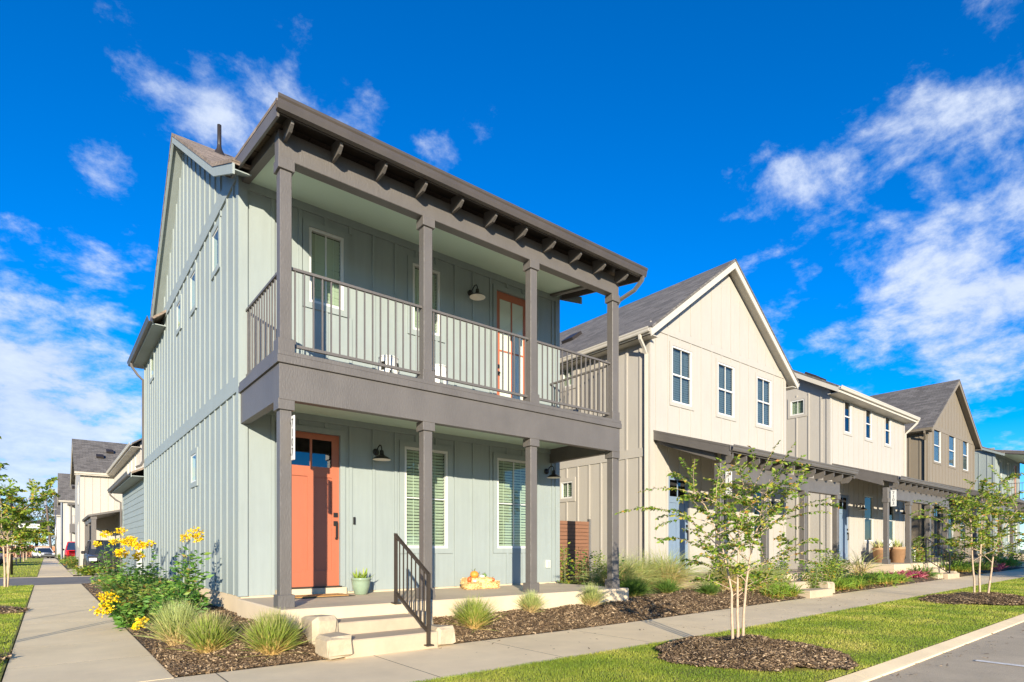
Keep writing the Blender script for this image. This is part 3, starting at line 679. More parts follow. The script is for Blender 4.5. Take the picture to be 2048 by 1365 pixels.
    downspout(H, [(1.86, 19.55, 6.49), (1.87, 19.55, 6.40), (2.02, 19.55, 6.18), (2.15, 19.55, 6.05), (2.15, 19.55, 3.75), (2.10, 19.55, 3.62), (1.98, 19.6, 3.56)], BROWN)
    # vent pipe
    V, F = tube([(2.71, 12.8, 9.05), (2.71, 12.8, 9.76)], .04, 10); vp = mesh_obj('vent_pipe', V, F, DKBROWN, H, True)
    V, F = lathe([(.15, 0), (.10, .10), (.05, .20), (.036, .3)], 12, (2.71, 12.8, 9.08)); mesh_obj('pipe_boot', V, F, DKBROWN, vp, True)
    # upper porch roof
    PX0, PX1, EY, EZ = 2.075, 8.72, 6.94, 6.45
    sl = .165; z = lambda y: EZ+(y-EY)*sl
    pr = slab('porch_roof', [(PX0, EY, EZ), (PX1, EY, EZ), (PX1, 9.5, z(9.5)), (PX0, 9.5, z(9.5))], .04, SHB, H)
    slab('roof_deck', [(PX0+.02, EY+.06, z(EY+.06)-.045), (PX1-.02, EY+.06, z(EY+.06)-.045), (PX1-.02, 7.33, z(7.33)-.045), (PX0+.02, 7.33, z(7.33)-.045)], .03, DKBROWN, pr)
    for x0 in (PX0+.004, PX1-.034):
        V, F = prism([(EY+.015, z(EY)-.045), (9.12, z(9.12)-.045), (9.12, z(9.12)-.20), (EY+.015, z(EY)-.20)], 'x', x0, x0+.03); mesh_obj('rake_board', V, F, BROWN, pr)
    box('fascia', PX0+.035, PX1-.035, EY+.02, EY+.045, EZ-.15, EZ-.045, DKBROWN, pr)
    gutter_x(H, PX0-.01, PX1+.01, EY-.10, EZ-.002, GUTM, h=.145)
    for i in range(11):                    # rafter tails
        x = 2.27+.606*i; V, F = prism([(6.985, 6.255), (6.985, z(6.985)-.08), (7.285, z(7.285)-.08), (7.285, 6.20), (7.06, 6.20)], 'x', x-.018, x+.018); mesh_obj('rafter_tail', V, F, BROWN, pr)
    BX0, BX1 = 2.20, 8.42
    box('beam', BX0, BX1, 7.28, 7.44, 6.0, 6.34, BROWN, H, bev=.006)
    for x0 in (BX0+.02, BX1-.12):          # side beams
        V, F = prism([(7.44, 6.30), (WF, 6.585), (WF, 6.70), (7.44, 6.42)], 'x', x0, x0+.1); mesh_obj('side_beam', V, F, BROWN, H)
    slab('porch_ceiling', [(BX0+.05, 7.40, 6.36), (BX1-.05, 7.40, 6.36), (WR-.05, WF, 6.645), (BX0+.05, WF, 6.645)], .02, SAGE_C, H)
    PXS = [2.29, 4.295, 6.315, 8.33]; PY = 7.36
    for x in PXS: post(H, x, PY, 3.63, 6.0, BROWN, base=.17)
    # deck
    box('deck', BX0+.02, BX1-.02, 7.30, WF, 3.52, 3.635, CONC2, H)
    box('deck_beam', BX0, BX1, PF+.005, PF+.12, 3.05, 3.49, BROWN, H, bev=.004)
    for x0 in (BX0, BX1-.11): box('deck_side_beam', x0+.001, x0+.109, PF+.12, WF, 3.05, 3.49, BROWN, H)
    box('deck_band', BX0-.028, BX1+.028, PF-.025, PF+.14, 3.49, 3.585, BROWN, H, bev=.004); box('deck_nosing', BX0-.02, BX1+.02, PF-.018, PF+.14, 3.586, 3.64, BROWN, H, bev=.004)
    for x0, x1 in ((BX0-.027, BX0+.10), (BX1-.10, BX1+.027)): box('deck_band', x0, x1, PF+.14, WF, 3.4905, 3.5845, BROWN, H); box('deck_nosing', x0+.008, x1-.008, PF+.14, WF, 3.5865, 3.6395, BROWN, H)
    box('porch_ceiling', BX0+.1, BX1-.1, PF+.115, WF, 3.335, 3.355, SAGE_C, H)
    for x in PXS: post(H, x, PY, .50, 3.06, BROWN)
    for a, b in zip(PXS, PXS[1:]): rail_x(H, PY, a+.075, b-.075, 4.73, 3.74, BROWN)
    rail_y(H, PXS[0], PY+.075, WF-.01, 4.73, 3.74, BROWN); rail_y(H, PXS[3], PY+.075, WF-.01, 4.73, 3.74, BROWN)
    downspout(H, [(8.66, 6.90, 6.34), (8.66, 6.92, 6.24), (8.60, 7.05, 6.08), (8.48, 7.30, 5.95), (8.455, 7.36, 5.85), (8.455, 7.36, 3.72)], BROWN)
    downspout(H, [(8.46, 7.36, 3.47), (8.46, 7.36, .32)], BROWN)
    # porch floor, doorbell, outlet, security plate
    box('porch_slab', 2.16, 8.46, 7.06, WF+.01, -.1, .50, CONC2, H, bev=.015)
    box('door_step', 2.70, 3.80, WF-.06, WF-.0005, .50, .605, CONC2, H)
    box('doorbell', 3.935, 3.965, WF-.03, WF-.001, 1.63, 1.75, BLACK, H)
    ol = box('outlet', 8.19, 8.30, WF-.045, WF-.001, .83, .99, LAMPW, H, bev=.008); box('outlet_cover', 8.215, 8.275, WF-.055, WF-.045, .85, .97, CREAM_T, ol)
    # single-storey garage behind, lap siding board by board
    G0, G1 = BY, 25.9
    gw = box('garage_wall', WL+.02, WR, G0, G1, -.1, 3.42, SAGE, H)
    zz = .25
    while zz < 3.3:
        V, F = prism([(0, zz), (.018, zz), (.004, zz+.19), (0, zz+.19)], 'y', G0+.002, G1-.1); V = [(WL+.02-.001-a, b, c) for a, b, c in V]; mesh_obj('siding_board', V, F, SAGE, gw); zz += .185
    pbox('corner_board', WL-.008, WL+.019, G1-.10, G1, .1, 3.35, SAGE, gw)
    slab('garage_roof', [(1.86, G0+.01, 3.42), (5.38, G0+.01, 5.2), (5.38, G1+.35, 5.2), (1.86, G1+.35, 3.42)], .05, SHB, H); slab('garage_roof', [(8.9, G0+.01, 3.42), (5.38, G0+.01, 5.2), (5.38, G1+.35, 5.2), (8.9, G1+.35, 3.42)], .05, SHB, H)
    V, F = prism([(2.2, 3.3), (8.5, 3.3), (5.38, 5.1)], 'y', G1-.03, G1); mesh_obj('garage_gable', V, F, SAGE, H)
    box('garage_soffit', 1.88, WL+.02, G0+.02, G1+.3, 3.30, 3.32, SAGE, H); box('garage_fascia', 1.862, 1.88, G0+.02, G1+.3, 3.28, 3.40, SAGE, H)
    gutter_y(H, G0+.02, G1+.35, 1.75, 3.43, BROWN)
    downspout(H, [(1.81, G1+.1, 3.33), (1.83, G1+.1, 3.22), (2.0, G1+.1, 3.05), (2.14, G1-.05, 2.95), (2.14, G1-.05, .2)], BROWN)
    return H
HOUSE1 = sage_house()
lamp(4.33, WF-.001, 2.86, 'black gooseneck lamp between the coral front door and the window')
lamp(8.21, WF-.001, 2.86, 'black gooseneck lamp at the right end of the sage lower porch')
lamp(6.27, WF-.001, 6.08, 'black gooseneck lamp on the upper balcony beside the coral door')
number_sign(2.345, 7.145, 7.245, 2.31, 2.85, '7107', 'narrow white number plaque on the left post of the sage porch')

# the far sage house at the end of the row is the same type
H5 = dup(HOUSE1, (5.38+42.5, 12.0, gz(45)), 'pale sage house with balcony at the far right end of the row')

# ------------------------------------------------------------------ row houses
def row_house(label, x0, x1, wallm, style, zf, wins, door_x, low_wins, roofm, trim, porch_x, doorm, posts, side_wins=(), ridge=2.4, back=20.5, eave=6.72, nb=True, winw='vh', blind=True):
    cx = (x0+x1)/2; H = thing('house', (cx, 12, gz(cx)), label, 'house')
    front = Pl('y', WF); left = Pl('x', x0)
    d = (door_x, door_x+.92, zf+.08, zf+2.52)
    holes = [d]+list(low_wins)+list(wins); blk = [grow(h) for h in holes]
    ap = eave+ridge
    extra = [[(x0, eave), (x1, eave), (cx, ap-.14)]] if style == 'gable' else None
    fw = wall('front_wall', front, x0, x1, zf-.02, eave, holes, wallm, H, extra)
    n = int((x1-x0)/.46); us = [x0+(x1-x0)*(i+.5)/n for i in range(n)]
    battens(fw, front, us, zf, eave-.05, blk, wallm, t=.013)
    if style == 'gable':
        battens(fw, front, us, eave+.15, ap, [], wallm, t=.013, top=lambda u: eave+(ap-eave)*(1-abs(u-cx)/((x1-x0)/2))-.25)
        pbox('belt_board', x0, x1, WF-.022, WF-.001, eave-.05, eave+.14, wallm, fw)
    for a, b in ((x0-.02, x0+.11), (x1-.11, x1+.02)): pbox('corner_board', a, b, WF-.026, WF-.001, zf-.02, eave, wallm, fw)
    for w in wins: window(H, front, *w, wallm, blind, winw, slat=.06, glass=GLASSG)
    for w in low_wins: window(H, front, *w, wallm, False, 'h')
    door(H, front, *d, doorm, 'lite', wallm)
    sides = list(side_wins); sb = [grow(h) for h in sides]
    sw_ = wall('side_wall', left, WF, back, zf-.3, eave, sides, wallm, H)
    us = [WF+.3+.44*i for i in range(int((back-WF-.3)/.44))]; us = [u for u in us if u < WF+7.5]
    battens(sw_, left, us, zf-.02, zf+2.95, sb, wallm); battens(sw_, left, us, zf+3.17, eave-.02, sb, wallm)
    pbox('belt_board', x0-.024, x0-.001, WF, back, zf+2.95, zf+3.17, wallm, sw_); pbox('corner_board', x0-.026, x0-.001, WF, WF+.11, zf-.02, eave, wallm, sw_)
    for w in sides: window(H, left, *w, wallm, True, 'v')
    boxes('rear_wall', [(x0+.02, x1-.02, back-.02, back, zf-.3, eave), (x1-.02, x1, WF, back, zf-.3, eave)], wallm, H)
    box('foundation', x0+.012, x1-.012, WF+.012, back-.03, -.2, zf-.02, CONC2, H)
    ov = .32
    if style == 'gable':
        s = ridge/((x1-x0)/2); ze = eave-ov*s+.10; za = ap+.10; yf = WF-.30
        for sg, xe in ((1, x0-ov), (-1, x1+ov)):
            r = slab('roof', [(xe, yf, ze), (cx, yf, za), (cx, back+.3, za), (xe, back+.3, ze)], .055, roofm, H)
            V, F = prism([(xe, ze-.06), (cx, za-.06), (cx, za-.26), (xe+sg*.02, ze-.24)], 'y', yf+.015, yf+.045); mesh_obj('rake_board', V, F, trim, r)
            V, F = prism([(xe, ze-.125), (cx, za-.125), (cx, za-.14), (xe, ze-.14)], 'y', yf+.045, WF+.02); mesh_obj('soffit', V, F, trim, r)
            box('eave_soffit', min(xe, xe+sg*ov), max(xe, xe+sg*ov), yf+.05, back, ze-.20, ze-.18, trim, r)
            box('fascia', min(xe, xe+sg*.025), max(xe, xe+sg*.025), yf+.05, back+.28, ze-.2, ze-.06, trim, r)
            gutter_y(H, yf+.03, back+.25, xe-sg*.11, ze-.03, trim, sg)
        downspout(H, [(x0-ov-.05, WF+.02, ze-.14), (x0-ov-.04, WF+.02, ze-.24), (x0-.16, WF+.05, ze-.42), (x0-.06, WF+.07, ze-.55), (x0-.055, WF+.07, zf+.1)], trim, .045)
        for yy, zz in ((13.2, .45), (16.0, .75), (18.0, .3)):
            xx = x0+(cx-x0)*zz; za_ = ze+(xx-x0+ov)*s
            slab('roof_vent', [(xx-.2, yy, za_-.2*s+.12), (xx+.2, yy, za_+.2*s+.12), (xx+.2, yy+.5, za_+.2*s+.12), (xx-.2, yy+.5, za_-.2*s+.12)], .1, DKBROWN, H)
        V, F = tube([(x0+.9, 15.5, ze+(.9+ov)*s-.1), (x0+.9, 15.5, ze+(.9+ov)*s+.6)], .04, 8); mesh_obj('vent_pipe', V, F, BROWN, H)
    else:
        yf = WF-.42; s = .58; yr = WF+5.5; ze = eave+.10-.42*s+.1
        r = slab('roof', [(x0-ov, yf, ze), (x1+ov, yf, ze), (x1+ov, yr, ze+(yr-yf)*s), (x0-ov, yr, ze+(yr-yf)*s)], .055, roofm, H)
        slab('roof', [(x0-ov, yr, ze+(yr-yf)*s), (x1+ov, yr, ze+(yr-yf)*s), (x1+ov, 2*yr-yf, ze), (x0-ov, 2*yr-yf, ze)], .055, roofm, H)
        V, F = prism([(yf, ze-.06), (yr, ze+(yr-yf)*s-.06), (yr, ze+(yr-yf)*s-.28), (yf, ze-.24)], 'x', x0-ov+.01, x0-ov+.04); mesh_obj('rake_board', V, F, trim, r)
        V, F = prism([(yf, ze-.125), (yr, ze+(yr-yf)*s-.125), (yr, ze+(yr-yf)*s-.14), (yf, ze-.14)], 'x', x0-ov+.04, x0+.02); mesh_obj('soffit', V, F, trim, r)
        V, F = prism([(WF, eave), (2*yr-yf-.4, eave), (yr, ze+(yr-yf)*s-.15), (WF, ze+(WF-yf)*s-.13)], 'x', x0+.001, x0+.02); mesh_obj('gable_wall', V, F, wallm, H)
        box('eave_soffit', x0-.2, x1+.2, yf+.02, WF, ze-.22, ze-.20, trim, r); box('fascia', x0-ov+.045, x1+ov, yf+.0, yf+.025, ze-.22, ze-.06, trim, r)
        gutter_x(H, x0-ov, x1+ov, yf-.11, ze-.02, trim)
        downspout(H, [(x1+ov-.08, yf-.05, ze-.13), (x1+ov-.08, yf, ze-.25), (x1+.05, WF-.2, ze-.55), (x1-.02, WF-.06, ze-.7), (x1-.02, WF-.06, zf+3.2)], trim, .045)
        for xx in (x0+.7, x0+1.25): slab('roof_vent', [(xx, yf+1.2, ze+1.2*s+.12), (xx+.35, yf+1.2, ze+1.2*s+.12), (xx+.35, yf+1.6, ze+1.6*s+.12), (xx, yf+1.6, ze+1.6*s+.12)], .09, DKBROWN, H)
    # porch: shed roof on posts with rafter tails
    px0, px1 = porch_x; EY = 6.98; EZ = zf+2.93; WZ = zf+3.60; z = lambda y: EZ+(y-EY)*(WZ-EZ)/(WF-EY)
    pr = slab('porch_roof', [(px0, EY, EZ), (px1, EY, EZ), (px1, WF-.03, z(WF-.03)), (px0, WF-.03, z(WF-.03))], .05, BROWN, H)
    for xx in (px0+.004, px1-.034):
        V, F = prism([(EY+.01, z(EY)-.055), (WF-.03, z(WF-.03)-.055), (WF-.03, z(WF-.03)-.24), (EY+.01, z(EY)-.24)], 'x', xx, xx+.03); mesh_obj('rake_board', V, F, BROWN, pr)
    box('fascia', px0+.035, px1-.035, EY+.005, EY+.03, EZ-.16, EZ-.055, BROWN, pr)
    gutter_x(H, px0-.01, px1+.01, EY-.10, EZ-.002, BROWN, h=.13)
    n = int((px1-px0)/.6)
    for i in range(n+1):
        xx = px0+.18+(px1-px0-.36)*i/n
        V, F = prism([(7.02, zf+2.66), (7.02, z(7.02)-.075), (7.30, z(7.30)-.075), (7.30, zf+2.56), (7.10, zf+2.56)], 'x', xx-.022, xx+.022); mesh_obj('rafter_tail', V, F, BROWN, pr)
    box('beam', posts[0]-.09, posts[-1]+.09, 7.28, 7.44, zf+2.20, zf+2.58, BROWN, H, bev=.006)
    for xx in (posts[0]-.07, posts[-1]-.05):
        V, F = prism([(7.44, zf+2.66), (WF, zf+3.28), (WF, zf+3.42), (7.44, zf+2.86)], 'x', xx, xx+.12)
        mesh_obj('side_beam', V, F, BROWN, H)
    slab('porch_ceiling', [(posts[0]+.05, 7.42, zf+2.86), (posts[-1]-.05, 7.42, zf+2.86), (posts[-1]-.05, WF-.03, zf+3.36), (posts[0]+.05, WF-.03, zf+3.36)], .015, wallm, H)  # ceiling in the wall paint, added to bounce light into the porch
    for xx in posts: post(H, xx, 7.36, zf, zf+2.21, BROWN)
    box('porch_slab', posts[0]-.16, posts[-1]+.16, 7.06, WF+.005, -.2, zf, CONC2, H, bev=.015)
    return H
Z2, Z3, Z4 = .60, .72, .84
H2 = row_house('cream board-and-batten gable house next to the sage corner house', 11.68, 18.58, CREAM, 'gable', Z2,
    [(12.56, 13.44, 5.02, 6.48), (14.68, 15.54, 5.02, 6.48), (16.80, 17.68, 5.02, 6.48)], 12.40, [(14.5, 15.2, 1.5, 3.0), (16.6, 17.3, 1.5, 3.0)], SHG, CREAM_T, (11.78, 18.52), BLUED, [11.97, 14.02, 16.06, 18.12],
    side_wins=[(11.78, 12.27, 2.68, 3.17), (11.74, 12.22, 5.88, 6.44)], ridge=2.55, eave=6.75)
H3 = row_house('cream house with a straight eave and three narrow upper windows', 21.9, 29.34, CREAM, 'eave', Z3,
    [(23.10, 23.72, 5.58, 6.78), (25.09, 25.70, 5.58, 6.78), (27.12, 27.74, 5.58, 6.78)], 22.60, [(24.95, 25.85, 1.54, 3.32), (27.4, 28.15, 1.54, 3.32)], SHG, CREAM_T, (22.0, 29.5), BLUED, [22.07, 24.2, 26.35, 28.52],
    side_wins=[(9.98, 10.50, 6.24, 6.80)], eave=7.0, winw='h', blind=False)
H4 = row_house('taupe board-and-batten gable house between the far cream and pale sage houses', 32.44, 40.24, TAUPE, 'gable', Z4,
    [(33.31, 34.37, 5.46, 7.08), (35.65, 36.74, 5.46, 7.08), (38.06, 39.08, 5.46, 7.08)], 33.3, [(35.6, 36.4, 1.7, 3.3), (37.6, 38.4, 1.7, 3.3)], SHG, TAUPE, (32.6, 40.4), DKBROWN, [32.7, 35.0, 37.3, 39.6], ridge=2.75, eave=7.05, winw='h')
lamp(13.75, WF-.001, Z2+2.05, 'black gooseneck lamp right of the slate blue door of the cream gable house')
lamp(17.75, WF-.001, Z2+2.05, 'black gooseneck lamp at the right end of the cream gable porch')
lamp(24.2, WF-.001, Z3+2.15, 'black gooseneck lamp by the tall window of the far cream porch')
lamp(28.55, WF-.001, Z3+2.15, 'black gooseneck lamp at the right end of the far cream porch')
number_sign(12.03, 7.09, 7.245, 2.45, 2.98, '7105', 'white number plaque on a porch post of the cream gable house, behind leaves')
number_sign(22.13, 7.08, 7.245, 2.66, 3.2, '7103', 'white number plaque on the left porch post of the far cream house')

# ------------------------------------------------------------------ steps, stones, handrails
def steps(x0, x1, z0, z1, y_top, n, label, run=.43):
    t = thing('front_steps', ((x0+x1)/2, y_top-run*(n-1), z0), label, 'steps', 'concrete porch steps'); h = (z1-z0)/n
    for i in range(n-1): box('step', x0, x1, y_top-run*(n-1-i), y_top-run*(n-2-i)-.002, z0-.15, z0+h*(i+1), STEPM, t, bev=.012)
    return t
steps(2.60, 3.80, .05, .50, 7.058, 3, 'pale concrete steps up to the coral door porch')
def stone(x0, x1, y0, y1, z0, z1, label, seed, group='limestone blocks beside the steps'):
    rg = random.Random(seed); V, F = bvb(x0, x1, y0, y1, z0, z1, min(x1-x0, y1-y0, z1-z0)*.13)
    # rough-cut: subdivide by displacing chamfer corners
    V = [(a+rg.uniform(-.02, .02), b+rg.uniform(-.02, .02), c+rg.uniform(-.014, .014)) for a, b, c in V]
    return tag(mesh_obj('limestone_block', V, F, STONE, loc=((x0+x1)/2, (y0+y1)/2, z0)), label, 'stone', group)
stone(2.38, 2.66, 6.55, 7.02, .10, .435, 'upper rough limestone block left of the sage house steps', 1)
stone(2.36, 2.66, 6.12, 6.53, .02, .26, 'lower rough limestone block at the foot of the sage house steps', 2)
stone(3.80, 4.05, 6.20, 6.62, .02, .235, 'limestone block right of the steps by the bronze handrail', 3)
stone(3.80, 4.02, 6.66, 7.03, .12, .39, 'upper limestone block right of the steps, behind the handrail', 4)
def handrail(x, yt, zt, yb, zb, label, m, h=.93):
    t = thing('handrail', (x, yb, zb), label, 'handrail', 'metal step handrails'); w = .019
    box('rail_post', x-w, x+w, yt-w, yt+w, zt, zt+h, m, t); box('rail_post', x-w, x+w, yb-w, yb+w, zb, zb+h-.06, m, t)
    for nm, o0, hh in (('top_rail', h-.03, .035), ('lower_rail', .14, .028)):
        o1 = o0-.06 if nm == 'top_rail' else o0
        V, F = prism([(yb-.02, zb+o1), (yt+.02, zt+o0), (yt+.02, zt+o0+hh), (yb-.02, zb+o1+hh)], 'x', x-w*1.05, x+w*1.05); mesh_obj(nm, V, F, m, t)
    n = 7
    for i in range(1, n+1):
        f = i/(n+1); y = yb+(yt-yb)*f; z0 = zb+(zt-zb)*f; pbox('baluster', x-.007, x+.007, y-.007, y+.007, z0+.15, z0+h-.05-.03*(1-f), m, t)
    for y, z in ((yt, zt), (yb, zb)): pbox('foot_plate', x-.05, x+.05, y-.05, y+.05, z-.001, z+.012, m, t)
handrail(3.64, 7.02, .50, 6.17, .045, 'bronze metal handrail running down the sage house steps', BRONZE)
steps(24.3, 25.6, .20, Z3, 7.058, 3, 'concrete steps of the far cream house beside a black handrail')
handrail(24.75, 6.98, Z3, 5.98+.3, .20, 'black metal handrail on the steps of the far cream house', BLACK)
steps(13.9, 15.1, .08, Z2, 7.058, 3, 'concrete steps of the cream gable house, half hidden by the street tree')
for i, (a, b, c, d) in enumerate(((23.85, 24.25, 6.35, 6.75), (23.7, 24.2, 6.8, 7.05), (25.65, 26.0, 6.35, 6.8))):
    stone(a, b, c, d, .15, .42+.1*(i == 1), ('grey boulder at the foot of the far cream house steps', 'pale rock against the far cream porch slab', 'rough stone right of the black handrail')[i], 10+i)
stone(15.2, 15.6, 6.33, 6.8, .05, .40, 'pale limestone block right of the cream gable house steps', 15)
stone(36.5, 37.1, 6.4, 6.9, .3, .62, 'pale stone by the sidewalk near the far sage house', 16)

# ------------------------------------------------------------------ things on the porch
CERAMIC = mat('sage_glaze', (.22, .29, .20), .3, .08, 8)
pot = thing('flower_pot', (3.905, 8.72, .50), 'sage glazed pot with a spiky succulent beside the coral door', 'pot')
V, F = lathe([(0, 0), (.085, 0), (.10, .01), (.135, .13), (.145, .19), (.148, .235), (.155, .238), (.155, .265), (.142, .268), (.138, .235), (0, .225)], 24, (3.905, 8.72, .50)); mesh_obj('pot_body', V, F, CERAMIC, pot, True)
def straps(c, n, L, W, up, seed, seg=4, droop=.5, spread=.02, jitter=.25):
    """strap-shaped leaves from a centre, with UV v along the leaf"""
    rg = np.random.default_rng(seed); V = []; F = []; UV = []
    a = rg.uniform(0, 2*np.pi, n); el = np.clip(rg.normal(up, jitter, n), .05, 1.5); ln = L*rg.uniform(.6, 1.15, n)
    r0 = spread*np.sqrt(rg.uniform(0, 1, n)); a0 = rg.uniform(0, 2*np.pi, n)
    P = np.zeros((n, seg+1, 3)); p = np.stack([c[0]+r0*np.cos(a0), c[1]+r0*np.sin(a0), np.full(n, c[2])], 1); e = el.copy()
    for i in range(seg+1):
        P[:, i] = p; st = ln/seg
        p = p+np.stack([np.cos(a)*np.cos(e)*st, np.sin(a)*np.cos(e)*st, np.sin(e)*st], 1); e = e-droop/seg*rg.uniform(.5, 1.5, n)
    sd = np.stack([-np.sin(a), np.cos(a), np.zeros(n)], 1)
    rot = rg.uniform(-1, 1, n); sd = sd*np.cos(rot)[:, None]+np.stack([np.zeros(n), np.zeros(n), np.sin(rot)], 1)
    prof = np.array([.7, 1, .85, .55, .06])[:seg+1] if seg == 4 else np.linspace(1, .08, seg+1)
    w = W*rg.uniform(.7, 1.3, n)
    A = P-sd[:, None, :]*(w[:, None]*prof)[:, :, None]; B = P+sd[:, None, :]*(w[:, None]*prof)[:, :, None]
    Vt = np.stack([A, B], 2).reshape(-1, 3)
    k = (seg+1)*2; base = np.arange(n)[:, None, None]*k; q = np.array([[2*i, 2*i+1, 2*i+3, 2*i+2] for i in range(seg)])[None]
    F = (base+q).reshape(-1, 4); v = np.repeat(np.linspace(0, 1, seg+1), 2); UV = np.stack([np.zeros(n*k), np.tile(v, n)], 1)
    return Vt, F, UV
SUCC = leafmat('succulent', [(0, (.16, .26, .03)), (.6, (.24, .34, .05)), (1, (.38, .42, .10))], .2)
V, F, U = straps((3.905, 8.72, .725), 34, .19, .020, .95, 5, droop=-.3, spread=.07); mesh_obj('succulent_leaves', V, F, SUCC, pot, uv=U)
MATM = mat('coir_mat', (.46, .24, .07), .95, .15, 30, .6, 200); MATB = mat('mat_border', (.06, .05, .035), .95, .2, 30, .5, 200)
dm = thing('doormat', (3.22, 8.74, .50), 'coir doormat with dark border before the coral door', 'doormat')
box('mat_border', 2.74, 3.70, 8.46, 9.0, .502, .512, MATB, dm); box('mat_pile', 2.82, 3.62, 8.52, 8.94, .510, .522, MATM, dm)
HAY = leafmat('straw', [(0, (.60, .42, .18)), (.6, (.78, .56, .26)), (1, (.88, .70, .40))], .15, .8)
STRAW = mat('straw_bale', (.72, .50, .22), .95, .2, 30, .8, 60)
def bale(cx, cy, z, lx, ly, lz, ang, label, seed):
    t = thing('straw_bale', (cx, cy, z), label, 'straw bale', 'small straw bales'); c, s = math.cos(ang), math.sin(ang)
    V, F = bvb(-lx/2, lx/2, -ly/2, ly/2, 0, lz, .02); V = [(cx+a*c-b*s, cy+a*s+b*c, z+d) for a, b, d in V]; mesh_obj('bale_core', V, F, STRAW, t)
    rg = np.random.default_rng(seed); n = 700; pts = np.stack([rg.uniform(-lx/2, lx/2, n), rg.uniform(-ly/2, ly/2, n), rg.uniform(0, lz, n)], 1)
    f = rg.integers(0, 3, n); sg = rg.choice([-1, 1], n)
    pts[f == 0, 0] = sg[f == 0]*lx/2; pts[f == 1, 1] = sg[f == 1]*ly/2; pts[f == 2, 2] = lz
    pts = np.stack([cx+pts[:, 0]*c-pts[:, 1]*s, cy+pts[:, 0]*s+pts[:, 1]*c, z+.004+pts[:, 2]], 1)
    V, F = chips(pts, .5, seed, (.03, .08)); o = mesh_obj('loose_straw', V, F, HAY, t); o['kind'] = 'stuff'
hx, hy = 6.16, 8.70
bale(hx, hy+.02, .50, .50, .30, .19, -.15, 'middle straw bale of the autumn display on the sage porch', 31)
bale(hx-.20, hy-.12, .50, .26, .18, .12, .25, 'small straw bale at the left of the autumn display', 32)
bale(hx+.26, hy-.10, .50, .22, .18, .12, -.3, 'small straw bale at the right of the autumn display', 33)
def pumpkin(cx, cy, z, r, m, label, h=.8, seed=0):
    t = thing('pumpkin', (cx, cy, z), label, 'pumpkin', 'pumpkins and gourds on straw'); V = []; F = []; n, k = 24, 10
    for i in range(k+1):
        ph = math.pi*i/k
        for j in range(n):
            w = 2*math.pi*j/n; rr = r*(1-.10*abs(math.cos(4*w)))*math.sin(ph); V.append((cx+rr*math.cos(w), cy+rr*math.sin(w), z+r*h*(1-math.cos(ph)*(1-.18*math.sin(ph)**8))-.0))
    for i in range(k):
        for j in range(n): F.append((i*n+j, i*n+(j+1) % n, (i+1)*n+(j+1) % n, (i+1)*n+j))
    mesh_obj('pumpkin_body', V, F, m, t, True)
    V, F = tube([(cx, cy, z+2*r*h-.01), (cx+.005, cy, z+2*r*h+r*.3), (cx+.02, cy, z+2*r*h+r*.45)], [r*.16, r*.1, r*.09], 6); mesh_obj('pumpkin_stem', V, F, STEM_M, t)
PUO = mat('pumpkin_orange', (.68, .24, .03), .5, .1, 10); PUW = mat('pumpkin_white', (.75, .70, .58), .5, .08, 10); PUR = mat('gourd_red', (.55, .10, .02), .5, .2, 20); PUG = mat('gourd_green', (.12, .20, .05), .5, .2, 20)
pumpkin(hx-.07, hy-.01, .69, .085, PUO, 'large orange pumpkin on top of the straw bale', .8)
pumpkin(hx+.09, hy-.03, .69, .05, PUW, 'small white pumpkin beside the large orange one', .6)
pumpkin(hx+.18, hy+.02, .69, .042, PUG, 'small green gourd at the right of the straw bale top', 1.0)
pumpkin(hx-.24, hy-.10, .62, .045, PUR, 'red striped gourd on the left small bale', 1.2)
pumpkin(hx-.155, hy-.14, .62, .038, PUW, 'cream mini pumpkin on the left small bale', .7)
pumpkin(hx+.26, hy-.12, .62, .048, PUR, 'reddish orange pumpkin on the right small bale', .8)
V, F, U = straps((hx+.02, hy+.08, .68), 9, .20, .022, 1.0, 8, droop=.4, spread=.06); tag(mesh_obj('eucalyptus_sprig', V, F, leafmat('dusty_leaves', [(0, (.10, .11, .08)), (1, (.25, .27, .20))], .2), loc=(hx, hy+.08, .69), uv=U), 'grey green leaf sprig behind the large pumpkin', 'leaves')
# white garden stools on the balcony
def stool(cx, cy, z, label):
    t = thing('garden_stool', (cx, cy, z), label, 'stool', 'white pierced garden stools')
    prof = [(0, .46), (.12, .46), (.145, .455), (.15, .44), (.14, .43), (.155, .36), (.165, .23), (.155, .10), (.14, .03), (.15, .02), (.15, 0), (.13, 0)]
    n = 16; V, F = lathe(prof, n, (cx, cy, z))
    keep = [f for i, f in enumerate(F) if not ((i//n in (5, 7)) and (i % n) % 4 in (1,)) and not ((i//n in (6,)) and (i % n) % 4 in (3,))]
    mesh_obj('stool_body', V, keep, WHITE, t, False)
    V, F = lathe([(.118, .4605), (.10, .466), (0, .468)], n, (cx, cy, z)); mesh_obj('stool_top', V, F, STRAW if 0 else LAMPW, t, True)
stool(4.0, 7.95, 3.636, 'white pierced garden stool left of the second balcony post')
stool(4.80, 7.85, 3.636, 'white pierced garden stool right of the second balcony post')
